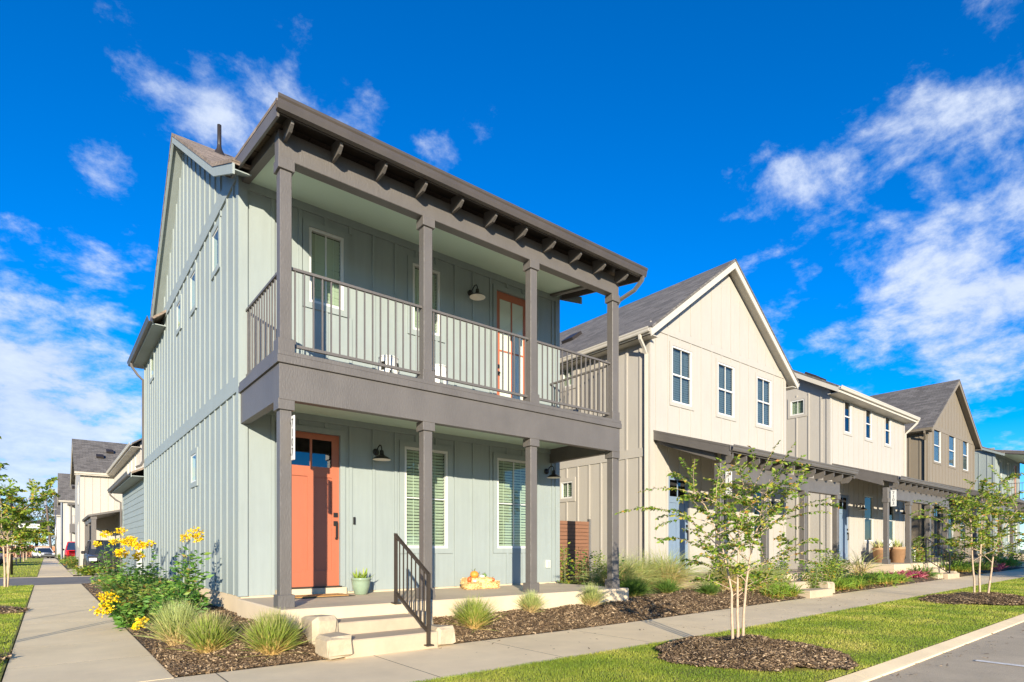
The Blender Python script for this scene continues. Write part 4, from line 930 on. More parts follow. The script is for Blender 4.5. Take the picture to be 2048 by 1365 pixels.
# shelf lines / low table on the balcony are left to the railing shadow; camera dome on the porch wall
# brown slatted fence between the houses, each slat its own piece
FEN = mat('brown_composite', (.20, .095, .052), .7, .12, 6, .3, 60, stretch=(.4, 1, 8))
fn = thing('fence', (9.8, 10.5, .25), 'brown horizontal slat fence panel between the sage and cream houses', 'fence')
for i in range(18): pbox('slat', 8.60, 10.95, 10.48, 10.505, .25+.094*i, .25+.094*i+.084, FEN, fn)
boxes('fence_post', [(10.95, 11.01, 10.45, 10.53, .1, 2.0)], STEEL, fn); boxes('fence_backing', [(8.6, 10.95, 10.512, 10.53, .24, 1.92)], DKBROWN, fn)
mp = thing('meter_box', (2.02, 20.4, .3), 'grey utility box low on the garage side wall', 'utility box')
box('box_body', 2.06, 2.19, 20.15, 20.75, .32, 1.25, mat('grey_box', (.42, .44, .43), .5, .05, 5), mp, bev=.01); box('box_door', 2.05, 2.06, 20.2, 20.7, .38, 1.2, STEEL, mp)
# things on the far cream porch
TERRA = mat('brown_planter', (.36, .21, .11), .7, .12, 8)
def planter(cx, cy, z, r, h, label):
    t = thing('planter', (cx, cy, z), label, 'planter', 'brown tapered planters'); V, F = lathe([(0, 0), (r*.72, 0), (r*.95, h*.85), (r*1.02, h*.86), (r*1.02, h), (r*.92, h), (r*.88, h*.85), (0, h*.82)], 20, (cx, cy, z)); mesh_obj('planter_body', V, F, TERRA, t, True)
    V, F, U = straps((cx, cy, z+h*.82), 40, .45, .02, 1.2, int(cx*10), droop=.3, spread=r*.6); mesh_obj('planter_plant', V, F, MUHLY2, t, uv=U)
planter(24.55, 8.35, Z3, .30, .55, 'left brown planter on the far cream porch')
planter(25.05, 8.0, Z3, .32, .58, 'middle brown planter on the far cream porch')
planter(27.8, 8.2, Z3, .30, .52, 'brown planter right of the porch post behind the black handrail')
def lounge(cx, cy, z, ang, label):
    t = thing('garden_chair', (cx, cy, z), label, 'chair', 'white slatted garden chairs'); c, s = math.cos(ang), math.sin(ang)
    tr = lambda V: [(cx+a*c-b*s, cy+a*s+b*c, z+d) for a, b, d in V]
    for i in range(5):
        x = -.24+.12*i; V, F = prism([(.15, .30), (.36, .95-.04*abs(i-2)), (.38, .95-.04*abs(i-2)), (.17, .30)], 'x', x-.05, x+.05); mesh_obj('back_slat', tr(V), F, WHITE, t)
    for i in range(4): V = bv(-.28, .28, -.30+.13*i, -.19+.13*i, .34-.03*i, .36-.03*i); mesh_obj('seat_slat', tr(V), BF, WHITE, t)
    for sx in (-.32, .32):
        mesh_obj('arm', tr(bv(sx-.06, sx+.06, -.34, .26, .54, .56)), BF, WHITE, t); mesh_obj('leg', tr(bv(sx-.02, sx+.02, -.33, -.24, 0, .54)), BF, WHITE, t)
        V, F = prism([(.36, 0), (.44, 0), (.30, .54), (.20, .54)], 'x', sx-.02, sx+.02); mesh_obj('leg', tr(V), F, WHITE, t)
lounge(25.75, 8.25, Z3, -.25, 'white garden chair left of the porch post of the far cream house'); lounge(26.9, 8.3, Z3, .2, 'white garden chair right of the porch post of the far cream house')

# ------------------------------------------------------------------ plants
def blades(c, n, h, r0, spread, W, seed, up=1.25, droop=.9, jit=.22): return straps(c, n, h, W, up, seed, 4, droop, r0, jit)
def tuft(x, y, z, h, r, n, label, m, seed, up=1.15, droop=.8, W=.0045, jit=.25, group='ornamental grass clumps', nm='grass_clump'):
    V, F, U = straps((x, y, z-.01), n, h, W, up, seed, 4, droop, r, jit)
    return tag(mesh_obj(nm, V, F, m, loc=(x, y, z), uv=U), label, 'grass clump', group)
bz_ = bedz
tuft(1.40, 7.10, bz_(1.40, 7.10), .43, .085, 2300, 'dense green fountain grass clump nearest the side path', MUHLY, 41, 1.22, .18, .0042, .34)
tuft(1.24, 8.0, bz_(1.24, 8.0), .52, .10, 1900, 'tan fountain grass clump behind the nearest one by the side path', MUHLY2, 42, 1.2, .3, .0042, .32)
tuft(1.93, 6.62, bz_(1.93, 6.62), .46, .10, 2400, 'green fountain grass clump beside the limestone step blocks', MUHLY, 43, 1.2, .2, .0042, .36)
tuft(4.66, 6.66, bz_(4.66, 6.66), .47, .07, 1400, 'small feather grass clump just right of the steps', MUHLY, 44, 1.1, .35, .0038, .33)
tuft(5.93, 6.92, bz_(5.93, 6.92), .36, .05, 1000, 'smaller feather grass clump in front of the third porch post', MUHLY2, 45, 1.15, .35, .0036, .3)
tuft(7.36, 7.04-.05, bz_(7.36, 6.99), .40, .07, 1100, 'pale feather grass clump near the right end of the sage porch slab', MUHLY2, 46, 1.1, .35, .0038, .32)
tuft(9.0, 7.40, bz_(9.0, 7.4), .46, .10, 1300, 'dark green grass clump beyond the right porch post', MUHLY3, 47, 1.0, .6, .0055, .3)
tuft(10.0, 7.35, bz_(10., 7.3), .38, .08, 700, 'green tuft in the mulch before the gap between houses', MUHLY3, 48, 1.0, .6, .0055)
tuft(10.9, 6.95, bz_(10.9, 6.95), .34, .09, 700, 'low dark green tuft near the cream house bed', MUHLY3, 49, .9, .6, .0055)
for i, (x, y, h) in enumerate(((9.6, 8.4, 1.05), (10.4, 8.5, 1.1), (11.1, 8.2, 1.15), (12.0, 8.0-.9, 1.0), (12.8, 6.95, .8))):
    tuft(x, y, bz_(x, min(y, 7.3)), h, .22, 1300, ('first', 'second', 'third', 'fourth', 'last')[i]+' tall wispy feather grass from the sage porch towards the cream house', MUHLY2, 50+i, 1.05, 1.35, .0045, .3)
def lilies(x, y, r, n, h, label, m, seed, W=.011):
    V, F, U = straps((x, y, bedz(x, y)-.01), n, h, W, .95, seed, 4, 1.1, r, .35); return tag(mesh_obj('strap_leaf_plant', V, F, m, loc=(x, y, bedz(x, y)), uv=U), label, 'plant', 'strap-leaved bed plants')
LL = [(12.9, 6.6, .25, 260, .45, 'green strap-leaved plant left of the cream gable house steps', LILY), (13.5, 6.55, .2, 220, .42, 'strap-leaved plant against the left side of the cream steps', LILY),
      (16.3, 6.6, .3, 350, .42, 'yellowing strap-leaved plant right of the limestone block', LILY), (17.1, 6.6, .35, 400, .45, 'second strap-leaved clump along the cream house bed', LILY), (18.0, 6.7, .4, 420, .42, 'green spreading clump before the right cream porch post', LILY),
      (19.0, 6.65, .45, 520, .40, 'bright green spreading clump in the bed between cream houses', LILY), (20.0, 6.65, .45, 520, .42, 'bright green mounding plant at the edge of the far cream bed', LILY), (17.2, 7.0, .12, 60, .95, 'tall spiky agave-like plant at the right cream porch post', MUHLY2),
      (19.6, 7.25, .14, 70, 1.0, 'tall pale spiky plant left of the far cream porch', MUHLY2), (21.3, 6.8, .3, 300, .3, 'pink-leaved low plant by the far cream porch', PINK), (22.4, 6.75, .35, 380, .30, 'pink low plant before the boulder', PINK),
      (23.3, 6.7, .25, 260, .5, 'dark green clump beside the boulder', MUHLY3), (27.0, 6.8, .6, 500, .5, 'green bed plants right of the black handrail', LILY), (29.3, 6.8, .7, 500, .5, 'green clump behind the second street tree', LILY), (31.5, 6.7, .6, 300, .4, 'reddish low plants near the far end of the bed', PINK), (34.0, 6.8, .7, 420, .6, 'green clump before the taupe house porch', LILY)]
for i, (x, y, r, n, h, lb, m) in enumerate(LL): lilies(x, y, r, n, h, lb, m, 70+i, .012 if x < 20 else .018)

def leafset(P, D, size, seed, fold=.25, aspect=.42):
    """folded diamond leaves at points P pointing along D"""
    rg = np.random.default_rng(seed); n = len(P); P = np.asarray(P); D = np.asarray(D); D = D/np.linalg.norm(D, axis=1)[:, None]
    r = rg.normal(size=(n, 3)); sd = np.cross(D, r); sd /= np.linalg.norm(sd, axis=1)[:, None]; nr = np.cross(D, sd)
    L = (size*rg.uniform(.6, 1.25, n))[:, None]; W = L*aspect
    V = np.stack([P, P+D*L*.45+sd*W*.5+nr*L*fold*.4, P+D*L, P+D*L*.45-sd*W*.5+nr*L*fold*.4], 1)
    k = np.arange(n)[:, None]*4; F = np.concatenate([k+np.array([[0, 1, 2]]), k+np.array([[0, 2, 3]])], 0)
    return V.reshape(-1, 3), F
def grow_tree(root, stems, seed, hfork, reach, top, leaf, n_leaf, levels=3, rad=.018, droop=.2, cr=(1, 1), twig=9):
    """multi-stem young tree: returns wood (V,F) and leaf points/directions"""
    rg = random.Random(seed); wood = []; LP = []; LD = []
    def branch(p, d, L, r, lev):
        pts = [p]; n = 5; q = Vector(p); dd = Vector(d)
        for i in range(n):
            dd = (dd+Vector((rg.uniform(-.16, .16), rg.uniform(-.16, .16), rg.uniform(-.06, .10)-droop*.12*(lev >= 2)))).normalized(); q = q+dd*(L/n); pts.append(q.copy())
            if q.z > root[2]+top: dd.z *= .3
        wood.append(tube(pts, [r*(1-.55*i/n) for i in range(n+1)], 5 if lev < 2 else 3, False))
        if lev >= 1:
            m = twig if lev >= 2 else 3
            for i in range(m):
                f = (i+.5)/m if lev >= 2 else .55+.45*i/m
                k = min(int(f*n), n-1); b = pts[k].lerp(pts[k+1], f*n-k)
                for s in (-1, 1):
                    side = dd.cross(Vector((0, 0, 1))); side = side.normalized() if side.length > .01 else Vector((1, 0, 0))
                    LP.append(tuple(b)); LD.append(tuple(side*s*rg.uniform(.5, 1)+dd*rg.uniform(.2, .7)+Vector((0, 0, rg.uniform(-.55, .25)))))
        if lev < levels:
            nb = (0, 3, 4, 4)[lev+1] if lev+1 < 4 else 3
            for i in range(nb):
                f = rg.uniform(.35, 1.0); k = min(int(f*n), n-1); b = pts[k].lerp(pts[k+1], f*n-k)
                a = rg.uniform(0, 2*math.pi); out = Vector((math.cos(a)*cr[0], math.sin(a)*cr[1], rg.uniform(.0, .75))).normalized()
                branch(b, (dd*.55+out*.8).normalized(), L*rg.uniform(.5, .85), r*.5, lev+1)
    for (dx, dy, tx, ty) in stems:
        b = Vector((root[0]+dx, root[1]+dy, root[2]-.02)); d = Vector((tx, ty, 1)).normalized(); pts = [b]; q = b.copy()
        for i in range(6): q = q+d*(hfork/6)+Vector((rg.uniform(-.012, .012), rg.uniform(-.012, .012), 0)); pts.append(q.copy())
        wood.append(tube(pts, [rad*(1.15-.35*i/6) for i in range(7)], 8, False))
        for i in range(4):
            a = 2*math.pi*(i+rg.random()*.7)/4; out = Vector((math.cos(a)*cr[0], math.sin(a)*cr[1], rg.uniform(.5, 1.5))).normalized(); branch(pts[-1], (d*.4+out).normalized(), reach*rg.uniform(.75, 1.15), rad*.62, 0)
    LP = np.array(LP); LD = np.array(LD)
    if len(LP) > n_leaf: k = np.random.default_rng(seed).permutation(len(LP))[:n_leaf]; LP, LD = LP[k], LD[k]
    return joinm(wood), LP, LD
def grow_myrtle(root, stems, seed, hfork, top, spread, nb=11):
    """leaders rise from the base; arching side branches with paired leaves leave them at every height above the fork"""
    rg = random.Random(seed); wood = []; LP = []; LD = []
    def leaves(pts, f0, m):
        n = len(pts)-1
        for i in range(m):
            f = f0+(1-f0)*(i+rg.random())/m; k = min(int(f*n), n-1); b = pts[k].lerp(pts[k+1], f*n-k); t = (pts[k+1]-pts[k]).normalized()
            side = t.cross(Vector((0, 0, 1))); side = side.normalized() if side.length > .05 else Vector((1, 0, 0))
            for s in (-1, 1):
                if rg.random() < .12: continue
                LP.append(tuple(b)); LD.append(tuple(side*s*rg.uniform(.4, 1)+t*rg.uniform(.1, .8)+Vector((0, 0, rg.uniform(-.8, .3)))))
    def twig(p, d, L, r, lev):
        pts = [p.copy()]; q = p.copy(); dd = d.copy(); n = 6
        for i in range(n):
            dd = (dd+Vector((rg.uniform(-.14, .14), rg.uniform(-.14, .14), -.10 if lev else -.045))).normalized(); q = q+dd*(L/n); pts.append(q.copy())
        wood.append(tube(pts, [r*(1-.6*i/n) for i in range(n+1)], 4 if lev == 0 else 3, False)); leaves(pts, .25 if lev == 0 else .05, int(L*(24 if lev == 0 else 34))+4)
        if lev < 2:
            for i in range(rg.randint(2, 4) if lev == 0 else rg.randint(0, 2)):
                f = rg.uniform(.3, .95); k = min(int(f*n), n-1); b = pts[k].lerp(pts[k+1], f*n-k); a = rg.uniform(0, 2*math.pi)
                twig(b, (dd*.7+Vector((math.cos(a), math.sin(a), rg.uniform(.1, .8)))*.7).normalized(), L*rg.uniform(.4, .75), r*.55, lev+1)
    for (dx, dy, tx, ty) in stems:
        q = Vector((root[0]+dx, root[1]+dy, root[2]-.02)); d = Vector((tx, ty, 1)).normalized(); pts = [q.copy()]; n = 12; H = top*rg.uniform(.80, .98)
        for i in range(n):
            if q.z-root[2] > hfork: d = (d+Vector((tx*2.5+rg.uniform(-.16, .16), ty*2.5+rg.uniform(-.16, .16), 0))*.35).normalized()
            q = q+d*(H/n)+Vector((rg.uniform(-.008, .008), rg.uniform(-.008, .008), 0)); pts.append(q.copy())
        wood.append(tube(pts, [.0175*(top/2.1)*(1.1-.9*i/n) for i in range(n+1)], 7, False))
        for i in range(nb):
            f = hfork/top+.04+(1-hfork/top-.04)*(i+rg.random()*.6)/nb; k = min(int(f*n), n-1); b = pts[k].lerp(pts[k+1], f*n-k); a = i*2.4+rg.uniform(-.5, .5)+dx*9
            prof = .45+.55*math.sin(math.pi*min(1, max(.0, (f-hfork/top)/(1-hfork/top)*.85+.12)))
            twig(b, Vector((math.cos(a), math.sin(a), rg.uniform(.35, 1.1))).normalized(), spread*prof*rg.uniform(.6, 1.3), .007*(top/2.1), 0)
    return joinm(wood), np.array(LP), np.array(LD)
def myrtle(root, label, seed, stems, hfork, top, spread, leaf, nb=11, group='young street trees'):
    t = thing('crape_myrtle', root, label, 'tree', group); (V, F), P, D = grow_myrtle(root, stems, seed, hfork, top, spread, nb)
    mesh_obj('trunk', V, F, BARK, t, True); V, F = leafset(P, D, leaf, seed, aspect=.5); mesh_obj('crown', V, F, MYRTLE, t); return t
def street_tree(name, root, label, seed, stems, hfork, reach, top, leaf, n, group, rad=.018, cr=(1, 1), lm=None, levels=3, bark=None, twig=9):
    t = thing(name, root, label, 'tree', group); (V, F), P, D = grow_tree(root, stems, seed, hfork, reach, top, leaf, n, levels, rad, cr=cr, twig=twig)
    mesh_obj('trunk', V, F, bark or BARK, t, True); V, F = leafset(P, D, leaf, seed); mesh_obj('crown', V, F, lm or MYRTLE, t); return t
G = 'young street trees'
myrtle((6.25, 3.62, lz(6.25, 3.6)+.12), 'young three-stemmed crape myrtle nearest the camera in a mulch ring', 3, [(-.04, .03, -.035, .02), (.0, -.01, .005, .01), (.06, -.04, .05, -.03)], .52, 2.05, .84, .050, 13)
myrtle((15.7, 3.45, lz(15.7, 3.4)+.10), 'second crape myrtle along the kerb, before the far cream house', 8, [(-.14, .06, -.07, .03), (.02, 0, .0, 0), (.20, -.1, .12, -.06)], .70, 2.45, .95, .066, 11)
myrtle((25.5, 3.5, lz(25.5, 3.5)+.08), 'third crape myrtle along the kerb near the frame edge', 9, [(-.1, .05, -.06, .02), (.12, -.1, .08, -.05)], .75, 2.6, 1.0, .09, 11)
myrtle((-1.25, 8.6, .06), 'street tree left of the side path, nearest the corner', 11, [(-.05, 0, -.04, 0), (.05, .04, .05, .02)], .9, 2.5, .8, .075, 9)
myrtle((-1.2, 11.6, .03), 'slim street tree left of the side path, second from the corner', 12, [(0, 0, .01, 0)], 1.0, 2.5, .7, .075, 10)
myrtle((-1.05, 26.3-1.6, .02), 'street tree beside the alley left of the path', 13, [(0, 0, -.02, 0), (.06, .05, .06, .02)], 1.0, 3.6, 1.15, .12, 14)
for i, (x, y) in enumerate(((-1.5, 38.0), (-1.7, 47), (-1.8, 57.5), (-1.8, 66), (-1.8, 75), (-1.8, 85))):
    street_tree('crape_myrtle', (x, y, .01), ('first', 'second', 'third', 'fourth', 'fifth', 'sixth')[i]+' street tree beyond the alley along the far path', 14+i, [(0, 0, .0, 0)], 1.5, .95, 3.4, .14, 1500, G, .045, levels=2, twig=16)

def shrub(name, x, y, z, label, cat, seed, stems, h, spread, leaf, n, lm, group=None, flowers=None, lean=(0, 0), fl_mat=None, fsize=.03, pair=True):
    """upright stems with leaves in pairs, optional blossom heads at given (dx,dy,dz,r)"""
    rg = random.Random(seed); t = thing(name, (x, y, z), label, cat, group); wood = []; P = []; D = []
    for s in range(stems):
        a = rg.uniform(0, 2*math.pi); rr = spread*math.sqrt(rg.random()); tip = Vector((x+math.cos(a)*rr+lean[0], y+math.sin(a)*rr+lean[1], z+h*rg.uniform(.55, 1.0)*(1-.35*(rr/max(spread, .01))**2))); b = Vector((x+math.cos(a)*rr*.25, y+math.sin(a)*rr*.25, z-.02))
        mid = b.lerp(tip, .5)+Vector((rg.uniform(-.04, .04), rg.uniform(-.04, .04), .05)); pts = [b.lerp(mid, k/3) for k in range(3)]+[mid.lerp(tip, k/3) for k in range(4)]
        wood.append(tube(pts, [.008*(1-.7*k/6) for k in range(7)], 3, False)); m = max(2, int(n/stems/2))
        for i in range(m):
            f = .12+.88*(i+rg.random()*.5)/m; k = min(int(f*6), 5); q = pts[k].lerp(pts[k+1], f*6-k); w = rg.uniform(0, 2*math.pi)
            for sg in (0, math.pi):
                o = Vector((math.cos(w+sg), math.sin(w+sg), rg.uniform(-.35, .6))); st = rg.uniform(0, leaf*1.2); P.append(tuple(q+o*st)); D.append(tuple(o))
    V, F = joinm(wood); mesh_obj('stems', V, F, STEM_M, t); V, F = leafset(P, D, leaf, seed); mesh_obj('foliage', V, F, lm, t)
    for i, (dx, dy, dz, r) in enumerate(flowers or []):
        g = np.random.default_rng(seed*100+i); r = r*.78; k = max(26, int(150*(r/.09)**1.6)); d = g.normal(size=(k, 3)); d /= np.linalg.norm(d, axis=1)[:, None]; pp = np.array([x+dx, y+dy, z+dz])+d*(r*g.uniform(.3, 1, k)**.6)[:, None]*np.array([1.15, 1.15, .75])*np.where(g.uniform(size=(k, 1)) < .25, 1.5, 1.0); V, F = leafset(pp, d+g.normal(size=(k, 3))*.7, fsize*.72, seed+i, .5, .8); mesh_obj('blossom', V, F, fl_mat or YELLOW, t)
    return t
# yellow bells and the bushy border along the side wall
shrub('yellow_bells', 1.72, 9.9, bedz(1.72, 9.9), 'tall upright yellow bells shrub against the sage side wall', 'shrub', 61, 7, 1.22, .15, .11, 400, TECOMA, 'yellow flowering shrubs', [(.02, -.05, 1.28, .10), (-.09, .02, 1.20, .07), (.08, .0, 1.2, .07)], fsize=.05)
shrub('yellow_bells', 1.35, 13.4, bedz(1.35, 13.4), 'yellow bells shrub with large flower heads beside the garage corner', 'shrub', 62, 14, 1.2, .45, .11, 760, TECOMA, 'yellow flowering shrubs', [(-.10, 0, 1.28, .13), (.05, -.1, 1.20, .11), (.26, .1, 1.24, .07), (-.22, .1, 1.06, .10), (.02, -.2, 1.0, .09)], fsize=.07)
shrub('yellow_bells', 1.25, 16.2, bedz(1.25, 16.2), 'loose yellow bells shrub in front of the parked grey car', 'shrub', 63, 12, 1.55, .45, .11, 420, TECOMA, 'yellow flowering shrubs', [(-.2, 0, 1.52, .10), (.1, .1, 1.60, .10), (-.05, -.1, 1.35, .08), (.3, .0, 1.4, .10), (-.35, .1, 1.3, .07)], fsize=.06)
shrub('yellow_bells', 1.05, 10.6, bedz(1.05, 10.6), 'low yellow bells shrub leaning over the side path', 'shrub', 64, 16, .55, .40, .10, 700, TECOMA, 'yellow flowering shrubs', [(-.34, .0, .48, .13), (-.40, -.28, .34, .11), (.0, -.95, .20, .07), (-.06, -1.05, .15, .06)], fsize=.055)
BB = [(1.45, 9.7, .62, .42, 1700), (1.3, 10.9, .68, .48, 1700), (1.55, 12.0, .72, .5, 1500), (1.3, 13.2, .66, .5, 1300), (1.6, 14.5, .7, .5, 1100), (1.35, 16.0, .7, .55, 900), (1.4, 18.0, .6, .5, 700), (1.4, 20.3, .55, .5, 600)]
for i, (x, y, h, sp, n) in enumerate(BB): shrub('lantana_bush', x, y, bedz(x, y), ('nearest', 'second', 'third', 'fourth', 'fifth', 'sixth', 'seventh', 'farthest')[i]+' leafy bush of the border along the sage side wall', 'bush', 80+i, 44, h, sp, .088, n, LANTANA if i % 2 else TECOMA, 'leafy border bushes')
# rose canes and low leaves between the porch end and the fence
rz = bedz(9, 7.3)
for i, (x, y, h, s_, n) in enumerate(((8.95, 9.3, 1.25, .16, 230), (9.15, 8.8, 1.0, .12, 170), (9.55, 9.4, 1.20, .16, 230), (9.35, 8.5, 1.0, .14, 170), (10.0, 9.3, 1.25, .12, 190), (9.15, 7.95, .95, .12, 130))):
    shrub('upright_shrub', x, y, rz, ('first', 'second', 'third', 'fourth', 'fifth', 'sixth')[i]+' upright leafy cane plant between the sage porch and the brown fence', 'shrub', 90+i, 5, h, s_, .075, n, TECOMA if i % 2 else MYRTLE, 'upright cane shrubs')
for i, (x, y) in enumerate(((8.85, 8.3), (9.3, 8.0), (8.7, 9.1), (9.7, 8.7))): shrub('low_shrub', x, y, rz, ('front left', 'front right', 'rear left', 'rear right')[i]+' low dark leafy shrub at the end of the sage porch', 'shrub', 100+i, 26, .34, .28, .07, 420, LANTANA, 'low porch-end shrubs')
# shrubs among the row
for i, (x, y, h, sp, n, lb) in enumerate(((13.6, 6.8, .9, .35, 700, 'leafy shrub left of the limestone block behind the nearest tree'), (14.9, 6.6, .75, .3, 600, 'dark shrub at the cream gable house steps'), (15.9, 6.7, 1.1, .4, 800, 'rounded shrub right of the cream steps'), (16.9, 6.9, 1.0, .35, 600, 'reddish green shrub before the third cream porch post'), (26.3, 7.6, 1.3, .45, 500, 'bright green shrub behind the black handrail'), (28.0, 6.9, 1.2, .5, 450, 'green shrub at the far cream porch end'), (33.0, 6.9, 1.0, .6, 400, 'dark shrub by the taupe house porch'), (37.5, 6.9, 1.1, .7, 400, 'dark rounded shrub near the far sage house'))):
    shrub('leafy_shrub', x, y, bedz(x, min(y, 7.3)), lb, 'shrub', 110+i, 24, h, sp, .08 if x < 20 else .13, n, LANTANA if i % 2 else MYRTLE, 'leafy shrubs in the row beds')
# ------------------------------------------------------------------ beyond the alley: houses, cars, poles, trees
def back_house(label, x0, y0, w, d, ze, zr, m, wing=None, balcony=False, porch=None):
    H = thing('house', (x0+w/2, y0+d/2, 0), label, 'house'); fr = Pl('y', y0); lf = Pl('x', x0)
    fw = wall('front_wall', fr, x0, x0+w, -.05, ze, [], m, H); battens(fw, fr, [x0+.4*i+.2 for i in range(int(w/.4))], .2, ze-.1, [], m)
    lw = [(y0+2, y0+3, 1.4, 2.9), (y0+2, y0+3, 4.2, 5.5)]
    s_ = wall('side_wall', lf, y0, y0+d, -.05, ze, lw, m, H, [[(y0, ze), (y0+d, ze), (y0+d/2, zr-.15)]])
    for h in lw: window(H, lf, *h, m, False, 'h')
    boxes('rear_wall', [(x0, x0+w, y0+d-.02, y0+d, 0, ze), (x0+w-.02, x0+w, y0, y0+d, 0, ze)], m, H)
    s = (zr-ze)/(d/2)
    r = slab('roof', [(x0-.3, y0-.35, ze-.35*s+.1), (x0+w+.3, y0-.35, ze-.35*s+.1), (x0+w+.3, y0+d/2, zr+.1), (x0-.3, y0+d/2, zr+.1)], .06, SHG, H)
    slab('roof', [(x0-.3, y0+d+.35, ze-.35*s+.1), (x0+w+.3, y0+d+.35, ze-.35*s+.1), (x0+w+.3, y0+d/2, zr+.1), (x0-.3, y0+d/2, zr+.1)], .06, SHG, H)
    for a, b in ((y0-.35, y0+d/2), (y0+d+.35, y0+d/2)):
        V, F = prism([(a, ze-.35*s+.04), (b, zr+.04), (b, zr-.2), (a, ze-.35*s-.16)], 'x', x0-.29, x0-.25); mesh_obj('rake_board', V, F, CREAM_T, r)
    box('fascia', x0-.3, x0+w+.3, y0-.35, y0-.32, ze-.35*s-.12, ze-.35*s+.04, CREAM_T, r); box('eave_soffit', x0-.2, x0+w, y0-.32, y0, ze-.35*s-.12, ze-.35*s-.10, CREAM_T, r)
    gutter_x(H, x0-.3, x0+w+.3, y0-.46, ze-.35*s+.06, CREAM_T)
    for xx, f in ((x0+.9, .35), (x0+1.5, .55)):
        y_ = y0+(d/2)*f; z_ = ze+(zr-ze)*f; slab('roof_vent', [(xx, y_, z_+.28), (xx+.4, y_, z_+.28), (xx+.4, y_+.35, z_+.28+.35*s), (xx, y_+.35, z_+.28+.35*s)], .12, DKBROWN, H)
    return H
H6 = back_house('cream house beyond the alley with steep grey roof and corner porch', 1.62, 45.0, 9, 8.4, 6.15, 8.6, CREAM)
# its wing towards the alley
wg = wall('wing_wall', Pl('x', 3.36), 31.6, 45, -.05, 6.15, [(33.0, 33.5, 4.6, 5.9), (34.6, 35.1, 4.6, 5.9), (36.2, 36.7, 4.6, 5.9)], CREAM, H6)
battens(wg, Pl('x', 3.36), [31.9+.4*i for i in range(32)], .2, 6.05, [grow((33.0, 33.5, 4.6, 5.9)), grow((34.6, 35.1, 4.6, 5.9)), grow((36.2, 36.7, 4.6, 5.9))], CREAM)
for h in ((33.0, 33.5, 4.6, 5.9), (34.6, 35.1, 4.6, 5.9), (36.2, 36.7, 4.6, 5.9)): window(H6, Pl('x', 3.36), *h, CREAM, False, '')
boxes('wing_end_wall', [(3.36, 10.5, 31.6, 31.62, 0, 6.15)], CREAM, H6)
slab('wing_roof', [(3.0, 31.3, 6.05), (6.9, 31.3, 8.7), (6.9, 49, 8.7), (3.0, 45.2, 6.05)], .06, SHG, H6); slab('wing_roof', [(10.8, 31.3, 6.05), (6.9, 31.3, 8.7), (6.9, 49, 8.7), (10.8, 45.2, 6.05)], .06, SHG, H6)
box('wing_soffit', 3.0, 3.36, 31.35, 45, 5.88, 5.90, CREAM_T, H6); gutter_y(H6, 31.3, 44.6, 2.9, 6.07, CREAM_T)
V, F = prism([(3.36, 6.1), (10.5, 6.1), (6.9, 8.6)], 'y', 31.6, 31.63); mesh_obj('wing_gable', V, F, CREAM, H6)
slab('corner_porch_roof', [(1.70, 37.9, 3.05), (3.4, 37.9, 3.45), (3.4, 44.98, 3.45), (1.70, 44.98, 3.05)], .1, BROWN, H6)
for yy in (38.1, 41.5, 44.8): post(H6, 1.95, yy, 0, 2.95, BROWN, w=.22)
box('porch_beam', 1.85, 2.05, 38.0, 44.98, 2.70, 2.96, BROWN, H6)
lamp(3.0, 44.98, 2.4, 'dark lamp on the corner porch wall of the house beyond the alley')
H7 = back_house('white house with steep grey roof farther along the side street', 1.25, 78, 9, 8, 6.6, 9.6, mat('white_paint', (.44, .42, .38), .6, .03, 3))
wc = MATS['white_paint']
box('balcony', 1.9, 4.5, 76.4, 78, 3.0, 3.9, BROWN, H7); box('balcony_roof', 1.7, 4.7, 76.2, 78, 5.9, 6.05, BROWN, H7)
for xx in (2.0, 4.4): post(H7, xx, 76.5, 0, 5.9, BROWN, cap=0, base=0)
rail_x(H7, 76.45, 2.0, 4.4, 4.75, 3.95, BROWN, .2); downspout(H7, [(1.2, 77.9, 6.2), (1.2, 77.9, .1)], STEEL, .08)
H8 = back_house('smallest far white house at the end of the side street', 1.15, 108, 9, 8, 6.4, 9.2, wc)
box('entry_canopy', .2, 1.15, 109, 111.5, 3.0, 3.15, BROWN, H8)

